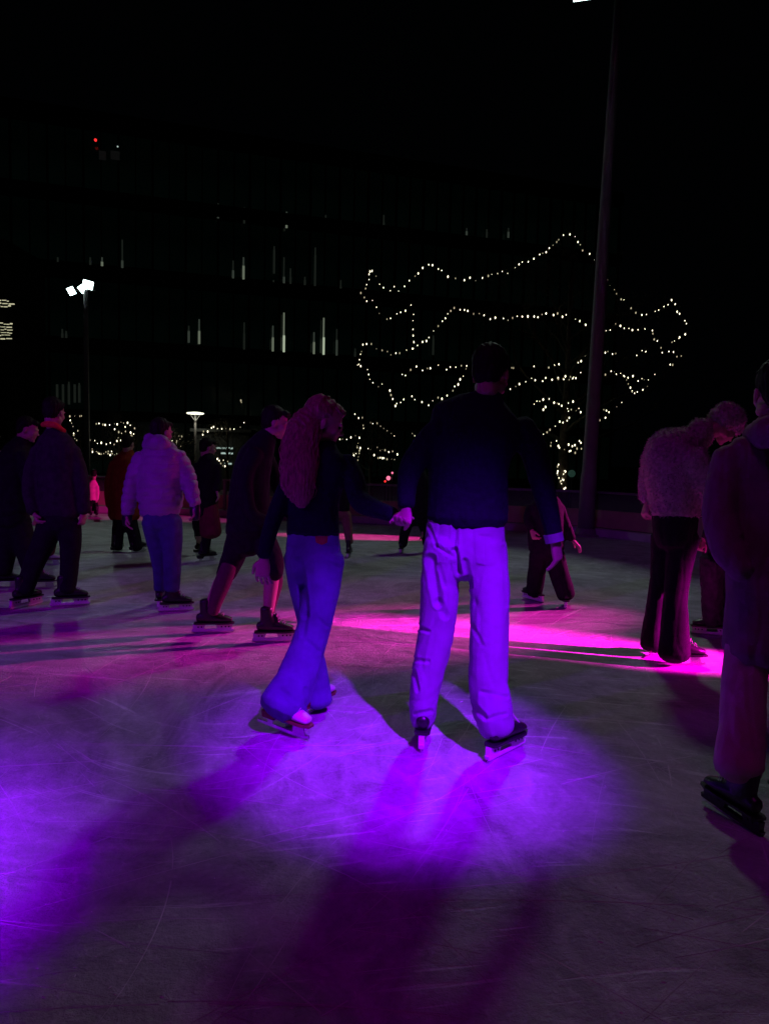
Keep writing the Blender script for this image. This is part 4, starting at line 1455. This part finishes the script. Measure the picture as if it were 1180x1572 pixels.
# --- dark pair at the left ---------------------------------------------------------
p5 = build_person(dict(
    label='skater in dark jacket with red scarf at the neck, legs apart, at the left', D=6.75, yaw=10, vox=0.010, bvox=0.008, hs=1.05,
    head=(84, 634, 0.02, 10, 12), top='charcoal_cloth', bottom='black_cloth',
    torso=[(92, 790, 0, 32, 24), (90, 760, 0, 33, 25), (88, 720, 0, 34, 26), (86, 692, 0, 35, 24), (86, 675, 0, 29, 20), (86, 664, 0, 18, 15)],
    arms=[[(62, 692, 0, 14), (50, 722, 0, 13), (46, 755, -0.03, 11), (52, 785, -0.08, 9)], [(110, 692, 0, 14), (121, 724, 0, 13), (127, 757, 0, 11), (128, 785, 0, 9)]],
    hands=[dict(tip=(58, 800, -0.1), palm=(1, 0.3, 0), curl=0.5), dict(tip=(126, 806, 0), palm=(-1, 0.3, 0), curl=0.6)],
    pelvis=[(92, 785, 0, 29, 23), (90, 808, 0, 29, 23)],
    legs=[[(78, 805, 0, 20), (66, 835, 0, 18), (54, 862, 0, 16), (45, 888, 0, 14), (40, 908, 0, 12)], [(106, 805, 0, 18), (108, 835, 0, 16), (107, 862, 0, 14), (105, 888, 0, 13), (103, 906, 0, 12)]],
    feet=[dict(g=(37, 932), yaw=25, kind='hockey'), dict(g=(103, 931), yaw=65, kind='hockey')], top_fn=fold_fn(0.012, 0.6)))
t_, org_, hm_, J_, side_, fwd_, k_ = p5
bm = bmesh.new()
loft(bm, [(J_(q), q[3] * k_, q[3] * k_) for q in [(67, 652, 0.0, 4.5), (76, 651, -0.09, 5.5), (88, 654, -0.10, 5.5), (98, 662, -0.02, 4.5)]], V((0, 0, 1)))
me = fuse(bm, 0.008, 2)
displace(me, fold_fn(0.01, 0.4))
obj('scarf', me, M['red_scarf'], t_, smooth=True)  # red light on the neck put into the colour of this band

build_person(dict(
    label='dark-clothed skater in profile, half cut off by the left edge', D=7.5, yaw=60, vox=0.011, bvox=0.009, hs=1.0,
    head=(44, 660, 0, 80, 18), top='black_cloth', bottom='black_cloth',
    torso=[(18, 785, 0, 32, 28), (18, 755, 0, 32, 27), (20, 720, 0, 32, 26), (25, 697, 0, 30, 22), (31, 684, 0, 20, 16), (36, 676, 0, 13, 12)],
    arms=[[(8, 700, 0.05, 12), (-2, 730, 0.05, 11), (-6, 760, 0, 10), (0, 785, -0.05, 8)], [(36, 700, -0.1, 12), (44, 730, -0.15, 11), (46, 760, -0.15, 9), (50, 782, -0.1, 8)]],
    hands=[dict(tip=(4, 798, -0.05), palm=(1, 0, 0), curl=0.5), dict(tip=(56, 795, -0.1), palm=(-1, 0, 0), curl=0.5)],
    pelvis=[(20, 780, 0, 27, 25), (20, 800, 0, 27, 24)],
    legs=[[(12, 800, 0, 18), (11, 830, 0, 16), (9, 855, 0, 14), (6, 878, 0, 12)], [(30, 800, 0, 18), (36, 830, 0, 17), (43, 855, 0, 15), (50, 880, 0, 13)]],
    feet=[dict(g=(4, 903), yaw=60, kind='figure'), dict(g=(58, 904), yaw=65, kind='figure', boot='black_leather')], top_fn=fold_fn(0.012, 0.6)))

build_person(dict(
    label='skater in maroon trousers mostly hidden behind the red-scarfed skater', D=9.2, yaw=40, vox=0.014, bvox=0.012, hs=0.92,
    head=(66, 682, 0, 50, 10), top='black_cloth', bottom='maroon_cloth',
    torso=[(70, 770, 0, 22, 17), (70, 740, 0, 22, 17), (69, 712, 0, 22, 15), (68, 698, 0, 12, 11)],
    arms=[[(55, 712, 0, 8), (50, 735, 0, 7), (52, 760, 0, 6)], [(83, 712, 0, 8), (88, 735, 0, 7), (86, 760, 0, 6)]],
    hands=[dict(tip=(54, 770, 0), palm=(1, 0, 0)), dict(tip=(84, 770, 0), palm=(-1, 0, 0))],
    pelvis=[(70, 765, 0, 20, 16), (71, 782, 0, 20, 16)],
    legs=[[(64, 782, 0, 12), (66, 808, 0, 10), (66, 830, 0, 9), (64, 846, 0, 9)], [(77, 782, 0, 12), (80, 808, 0, 10), (79, 830, 0, 9), (76, 850, 0, 8.5)]],
    feet=[dict(g=(62, 862), yaw=70, kind='figure', boot='white_leather'), dict(g=(73, 867), yaw=80, kind='figure', boot='white_leather')], top_fn=fold_fn(0.01)))

# --- orange coat ---------------------------------------------------------------------
build_person(dict(
    label='distant skater in red-orange coat and wide black trousers', D=10.5, yaw=10, vox=0.014, bvox=0.012, hs=0.98,
    head=(197, 682, 0, 10, 10), top='orange_wool', bottom='black_cloth', top_name='coat',
    torso=[(191, 792, 0, 25, 18), (191, 765, 0, 24, 18), (192, 730, 0, 21, 17), (193, 708, 0, 20, 14), (195, 698, 0, 12, 10), (196, 692, 0, 9, 9)],
    arms=[[(177, 712, 0, 8), (170, 735, 0, 7.5), (167, 757, 0, 7), (168, 776, 0, 5.5)], [(209, 712, 0, 8), (216, 735, 0, 7.5), (218, 757, 0, 7), (218, 776, 0, 5.5)]],
    hands=[dict(tip=(169, 788, 0), palm=(1, 0, 0)), dict(tip=(217, 788, 0), palm=(-1, 0, 0))],
    pelvis=[(191, 785, 0, 18, 15), (191, 798, 0, 18, 15)],
    legs=[[(184, 798, 0, 10), (182, 815, 0, 9.5), (181, 830, 0, 9), (180, 840, 0, 9)], [(200, 798, 0, 10.5), (204, 815, 0, 10), (208, 830, 0, 9.5), (210, 841, 0, 9.5)]],
    feet=[dict(g=(179, 848), yaw=10, kind='figure'), dict(g=(210, 848), yaw=30, kind='figure')], top_fn=fold_fn(0.014)))

# --- dark coat, maroon light painted over the trousers ------------------------------------------------------
p9 = build_person(dict(
    label='distant skater in black coat over a maroon skirt, near the path lamp', D=9.6, yaw=50, vox=0.013, bvox=0.011, hs=0.98,
    head=(320, 688, 0, 60, 10), top='black_cloth', bottom='black_cloth', top_name='coat',
    torso=[(317, 775, 0, 21, 17), (317, 750, 0, 21, 17), (318, 722, 0, 21, 16), (319, 706, 0, 18, 12), (320, 698, 0, 9, 9)],
    arms=[[(304, 715, 0, 8), (301, 740, 0, 7.5), (302, 765, 0, 6), (306, 782, 0, 5)], [(332, 715, -0.05, 8), (335, 738, -0.05, 7), (333, 752, -0.1, 6)]],
    hands=[dict(tip=(308, 792, 0), palm=(1, 0, 0)), dict(tip=(340, 785, -0.1), palm=(-1, 0, 0))],
    pelvis=[(316, 770, 0, 17, 14), (315, 790, 0, 17, 14)],
    legs=[[(305, 790, 0.05, 11), (304, 805, 0.1, 9.5), (305, 815, 0.12, 8), (306, 824, 0.15, 7.5)], [(319, 790, 0, 11), (318, 815, 0, 9), (316, 835, 0, 7.5), (315, 848, 0, 7)]],
    feet=[dict(g=(308, 852), yaw=30, kind='figure'), dict(g=(315, 862), yaw=40, kind='figure')], top_fn=fold_fn(0.012)))
t_, org_, hm_, J_, side_, fwd_, k_ = p9
bm = bmesh.new()
loft(bm, [(J_(q), q[3] * k_, q[4] * k_) for q in [(320, 772, -0.02, 16, 13), (322, 795, -0.02, 18, 15), (324, 818, -0.02, 19, 16)]], side_)
me = fuse(bm, 0.014, 2)
displace(me, fold_fn(0.016, 0.2))
obj('skirt', me, M['maroon_cloth'], t_, smooth=True)  # wrap coloured maroon in place of the light on the trousers

# --- far child in pink ------------------------------------------------------------------
build_person(dict(
    label='tiny far-off figure in pink top close to the barrier', D=16.6, yaw=-30, vox=0.016, bvox=0.014, hs=0.85,
    head=(144, 728, 0, -30, 5), top='pink_cloth', bottom='black_cloth',
    torso=[(143, 768, 0, 7, 6), (143, 757, 0, 8, 6), (143, 745, 0, 8, 6), (144, 738, 0, 4, 4)],
    arms=[[(137, 747, 0, 3.4), (136, 757, 0, 3), (138, 767, 0, 2.6)], [(149, 747, 0, 3.4), (150, 757, 0, 3), (149, 767, 0, 2.6)]],
    hands=[dict(tip=(139, 772, 0), palm=(1, 0, 0)), dict(tip=(149, 772, 0), palm=(-1, 0, 0))],
    pelvis=[(143, 766, 0, 7, 6), (143, 772, 0, 7, 6)],
    legs=[[(140, 772, 0, 4), (139, 780, 0, 3.6), (139, 787, 0, 3.2)], [(147, 772, 0, 4), (148, 780, 0, 3.6), (148, 787, 0, 3.2)]],
    feet=[dict(g=(139, 793), yaw=-30, kind='figure'), dict(g=(148, 793), yaw=-30, kind='figure')]))

# --- two small skaters seen past the couple -----------------------------------------------
build_person(dict(
    label='child in brown trousers hidden behind the long-haired woman\'s arm', D=10.4, yaw=0, vox=0.014, bvox=0.012, hs=0.88,
    head=(518, 716, 0, 0, 5), top='black_cloth', bottom='brown_cloth',
    torso=[(520, 782, 0, 17, 13), (520, 760, 0, 17, 14), (519, 742, 0, 17, 12), (518, 732, 0, 8, 8)],
    arms=[[(506, 745, 0, 6), (502, 765, 0, 5.5), (503, 783, 0, 5)], [(532, 745, 0, 6), (534, 762, 0, 5.5), (530, 778, 0, 5)]],
    hands=[dict(tip=(504, 792, 0), palm=(1, 0, 0)), dict(tip=(528, 788, 0), palm=(-1, 0, 0))],
    pelvis=[(520, 778, 0, 15, 12), (520, 792, 0, 15, 12)],
    legs=[[(512, 792, 0, 9), (510, 812, 0, 8), (508, 836, 0, 7)], [(530, 790, 0, 9), (534, 812, 0, 7.5), (536, 833, 0, 6.5)]],
    feet=[dict(g=(508, 855), yaw=0, kind='hockey', s=0.95), dict(g=(535, 856), yaw=5, kind='hockey', s=0.95)]))
build_person(dict(
    label='dark little skater glimpsed between the tall man\'s left arm and body', D=10.9, yaw=20, vox=0.014, bvox=0.012, hs=0.92,
    head=(640, 700, 0, 20, 5), top='black_cloth', bottom='black_cloth',
    torso=[(638, 785, 0, 18, 14), (638, 760, 0, 18, 14), (639, 735, 0, 18, 13), (640, 722, 0, 13, 10), (640, 715, 0, 8, 8)],
    arms=[[(626, 735, 0, 7), (622, 760, 0, 6), (622, 780, 0, 5)], [(652, 735, 0, 7), (656, 762, 0, 6), (652, 790, 0, 5), (648, 815, 0, 4.5)]],
    hands=[dict(tip=(622, 792, 0), palm=(1, 0, 0)), dict(tip=(648, 832, -0.1), palm=(-1, 0, 0))],
    pelvis=[(638, 780, 0, 16, 13), (637, 800, 0, 16, 13)],
    legs=[[(628, 798, 0, 9.5), (622, 815, 0, 8.5), (618, 836, 0, 7.5)], [(648, 798, 0, 9.5), (652, 815, 0, 8.5), (655, 834, 0, 7.5)]],
    feet=[dict(g=(616, 849), yaw=10, kind='hockey', s=0.95), dict(g=(656, 848), yaw=10, kind='hockey', s=0.95)]))

# --- child in black right of the man ---------------------------------------------------------
build_person(dict(
    label='child in baggy black clothes skating just right of the tall man', D=7.1, yaw=-10, vox=0.010, bvox=0.007, hs=0.88,
    head=(832, 738, 0, -15, 8), top='black_cloth', bottom='black_cloth',
    torso=[(838, 842, 0, 29, 22), (838, 820, 0, 30, 23), (838, 790, 0, 29, 22), (836, 772, 0, 25, 18), (834, 762, 0, 15, 13)],
    arms=[[(816, 780, 0, 10), (811, 797, -0.05, 9), (815, 811, -0.1, 7)], [(856, 780, 0, 11), (864, 799, 0, 10), (871, 815, 0, 9), (877, 828, 0, 7)]],
    hands=[dict(tip=(819, 825, -0.12), palm=(1, 0.3, 0), curl=0.6), dict(tip=(887, 838, 0), palm=(-1, 0, 0.2), curl=0.3)],
    pelvis=[(838, 838, 0, 26, 20), (838, 850, 0, 26, 20)],
    legs=[[(826, 852, 0, 15), (824, 872, 0, 14), (822, 892, 0, 13.5), (820, 908, 0, 13)], [(850, 852, 0, 16), (856, 875, 0, 15), (863, 898, 0, 14.5), (868, 914, 0, 14)]],
    feet=[dict(g=(820, 923), yaw=-30, kind='hockey', s=0.95), dict(g=(868, 932), yaw=15, kind='hockey', s=0.95)], top_fn=fold_fn(0.012)))

# --- woman in cream coat and woolly hat -----------------------------------------------------
p14 = build_person(dict(
    label='woman in fluffy cream jacket and woolly hat leaning right, wide black flared trousers', D=5.15, yaw=60, vox=0.009, bvox=0.007, hs=0.98,
    head=(1113, 655, 0, 75, 55), top='cream_fleece', bottom='black_cloth', hair='dark_hair',
    torso=[(1038, 786, 0, 34, 40), (1037, 765, 0, 38, 42), (1035, 735, 0, 42, 48), (1034, 710, 0, 43, 50), (1040, 695, 0, 44, 44), (1062, 678, 0, 26, 26), (1082, 664, 0, 16, 16)],
    arms=[[(1006, 705, 0.05, 22), (998, 735, 0.12, 19), (994, 758, 0.12, 14), (994, 768, 0.10, 9)], [(1060, 702, -0.15, 24), (1076, 735, -0.15, 20), (1082, 765, -0.1, 15), (1086, 782, -0.05, 10)]],
    hands=[dict(tip=(990, 784, 0.08), palm=(1, 0.3, 0), curl=0.7), dict(tip=(1092, 800, 0), palm=(-1, 0, 0), curl=0.5)],
    pelvis=[(1036, 775, 0, 32, 36), (1036, 805, 0, 32, 36), (1036, 830, 0, 28, 32)],
    legs=[[(1022, 825, 0.08, 22, 26), (1015, 870, 0.1, 17, 19), (1010, 915, 0.12, 15, 17), (1006, 955, 0.14, 18, 20), (1004, 988, 0.15, 22, 24)],
          [(1048, 825, 0, 24, 27), (1042, 870, 0, 19, 21), (1036, 915, 0, 17, 19), (1034, 960, 0, 20, 22), (1034, 1004, 0, 24, 27)]],
    feet=[dict(g=(1006, 1006), yaw=50, kind='figure', boot='white_leather'), dict(g=(1042, 1022), yaw=92, kind='figure')], top_fn=fleece_fn, leg_fn=fold_fn(0.012, 0.25)))
t_, org_, hm_, J_, side_, fwd_, k_ = p14
bm = bmesh.new()
ball(bm, (0, -0.03, 0.055), (.105, .125, .105), hm_, 20, 14)
ball(bm, (0, -0.05, -0.005), (.10, .10, .07), hm_, 20, 14)
me = fuse(bm, 0.009, 2)
displace(me, fleece_fn)
obj('woolly_hat', me, M['cream_fleece'], t_, smooth=True)
bm = bmesh.new()
loft(bm, [(J_(q), q[3] * k_, q[4] * k_) for q in [(1060, 682, -0.06, 14, 14), (1072, 662, -0.02, 19, 17), (1084, 656, 0.02, 15, 14)]], side_)
me = fuse(bm, 0.009, 2)
displace(me, fleece_fn)
obj('hood', me, M['cream_fleece'], t_, smooth=True)
# fleece tufts
fl_ob = [c for c in t_.children if c.name.startswith(('jacket', 'woolly_hat', 'hood'))]
rr = random.Random(9)
for ob in fl_ob:
    bm = bmesh.new()
    vsx = ob.data.vertices
    for i in range(min(len(vsx) // 3, 4500)):
        v = vsx[rr.randrange(len(vsx))]
        n = (V(v.normal) + V([rr.uniform(-0.7, 0.7) for _ in range(3)]) + V((0, 0, -0.3))).normalized()
        a = n.cross(V((0.2, 0.4, 0.9))).normalized() * 0.004
        bm.faces.new((bm.verts.new(v.co - a), bm.verts.new(v.co + a), bm.verts.new(V(v.co) + n * rr.uniform(0.010, 0.022))))
    obj('fleece_tufts', bm, M['cream_fleece'], ob, kind='stuff')

# --- skater behind, right ---------------------------------------------------------------------
build_person(dict(
    label='dark-clothed skater half hidden between the cream jacket and the plum coat', D=5.95, yaw=-70, vox=0.011, bvox=0.008, hs=0.92,
    head=(1128, 715, 0, -70, 20), top='charcoal_cloth', bottom='charcoal_cloth',
    torso=[(1104, 850, 0, 24, 24), (1108, 820, 0, 25, 25), (1114, 785, 0, 27, 26), (1120, 755, 0, 25, 22), (1124, 738, 0, 14, 14)],
    arms=[[(1108, 772, -0.15, 12), (1096, 800, -0.2, 11), (1086, 820, -0.22, 9), (1081, 828, -0.22, 7)], [(1125, 770, 0.15, 12), (1115, 800, 0.2, 11), (1105, 825, 0.2, 8)]],
    hands=[dict(tip=(1074, 838, -0.22), palm=(0, 0.5, -1), curl=0.9, s=0.85), dict(tip=(1098, 840, 0.2), palm=(0, 0, -1), curl=0.5)],
    pelvis=[(1103, 845, 0, 24, 24), (1102, 865, 0, 24, 24)],
    legs=[[(1094, 862, -0.05, 19), (1092, 890, -0.05, 17), (1094, 915, -0.05, 16), (1095, 940, -0.05, 16), (1094, 954, -0.05, 15)], [(1112, 862, 0.1, 19), (1114, 890, 0.1, 17), (1114, 920, 0.1, 15), (1114, 948, 0.1, 14)]],
    feet=[dict(g=(1093, 976), yaw=-75, kind='hockey'), dict(g=(1114, 970), yaw=-75, kind='hockey')], top_fn=fold_fn(0.014), leg_fn=fold_fn(0.03, 0.8)))

# --- big figure at the right edge ----------------------------------------------------------------
p16 = build_person(dict(
    label='nearest skater in long plum coat and mauve trousers, cut off by the right edge', D=2.95, yaw=-28, vox=0.008, bvox=0.007, hs=1.03,
    head=(1190, 604, 0.02, 5, 5), top='plum_coat', bottom='mauve_trousers', top_name='coat',
    torso=[(1178, 996, 0, 73, 62), (1178, 930, 0, 70, 56), (1177, 860, 0, 68, 50), (1177, 790, 0, 68, 48), (1180, 735, 0, 74, 48), (1184, 692, 0, 80, 44), (1187, 668, 0, 54, 34), (1188, 650, 0, 32, 28)],
    arms=[[(1122, 702, -0.02, 30), (1108, 745, -0.03, 29), (1102, 795, -0.05, 28), (1118, 845, -0.12, 25), (1140, 878, -0.18, 18)],
          [(1248, 702, 0, 30), (1262, 760, 0, 28), (1266, 820, 0, 25), (1262, 885, -0.05, 18)]],
    hands=[None, dict(tip=(1260, 930, -0.05), palm=(-1, 0.3, 0), curl=0.5)],
    pelvis=[(1178, 930, 0, 58, 42), (1178, 970, 0, 58, 42)],
    legs=[[(1150, 950, 0, 32), (1146, 1010, 0, 34), (1141, 1080, 0, 35), (1137, 1135, 0, 37), (1134, 1178, 0, 37)],
          [(1212, 960, 0.05, 38), (1220, 1020, 0.05, 37), (1226, 1080, 0.05, 36), (1230, 1140, 0.05, 37), (1232, 1176, 0.05, 36)]],
    feet=[dict(g=(1128, 1262), yaw=-22, pitch=6, kind='hockey', s=0.92, dark=True), dict(g=(1240, 1262), yaw=-15, kind='figure', dark=True)], top_fn=fold_fn(0.020, 0.5), leg_fn=fold_fn(0.018, 0.5)))
t_, org_, hm_, J_, side_, fwd_, k_ = p16
bm = bmesh.new()
loft(bm, [(J_(q), q[3] * k_, q[4] * k_) for q in [(1154, 672, -0.04, 22, 16), (1176, 664, -0.16, 26, 20), (1200, 664, -0.16, 26, 20), (1220, 674, -0.04, 20, 16)]], V((0, 0, 1)))
me = fuse(bm, 0.008, 2)
displace(me, fold_fn(0.014, 0.4))
obj('hood', me, M['plum_coat'], t_, smooth=True)
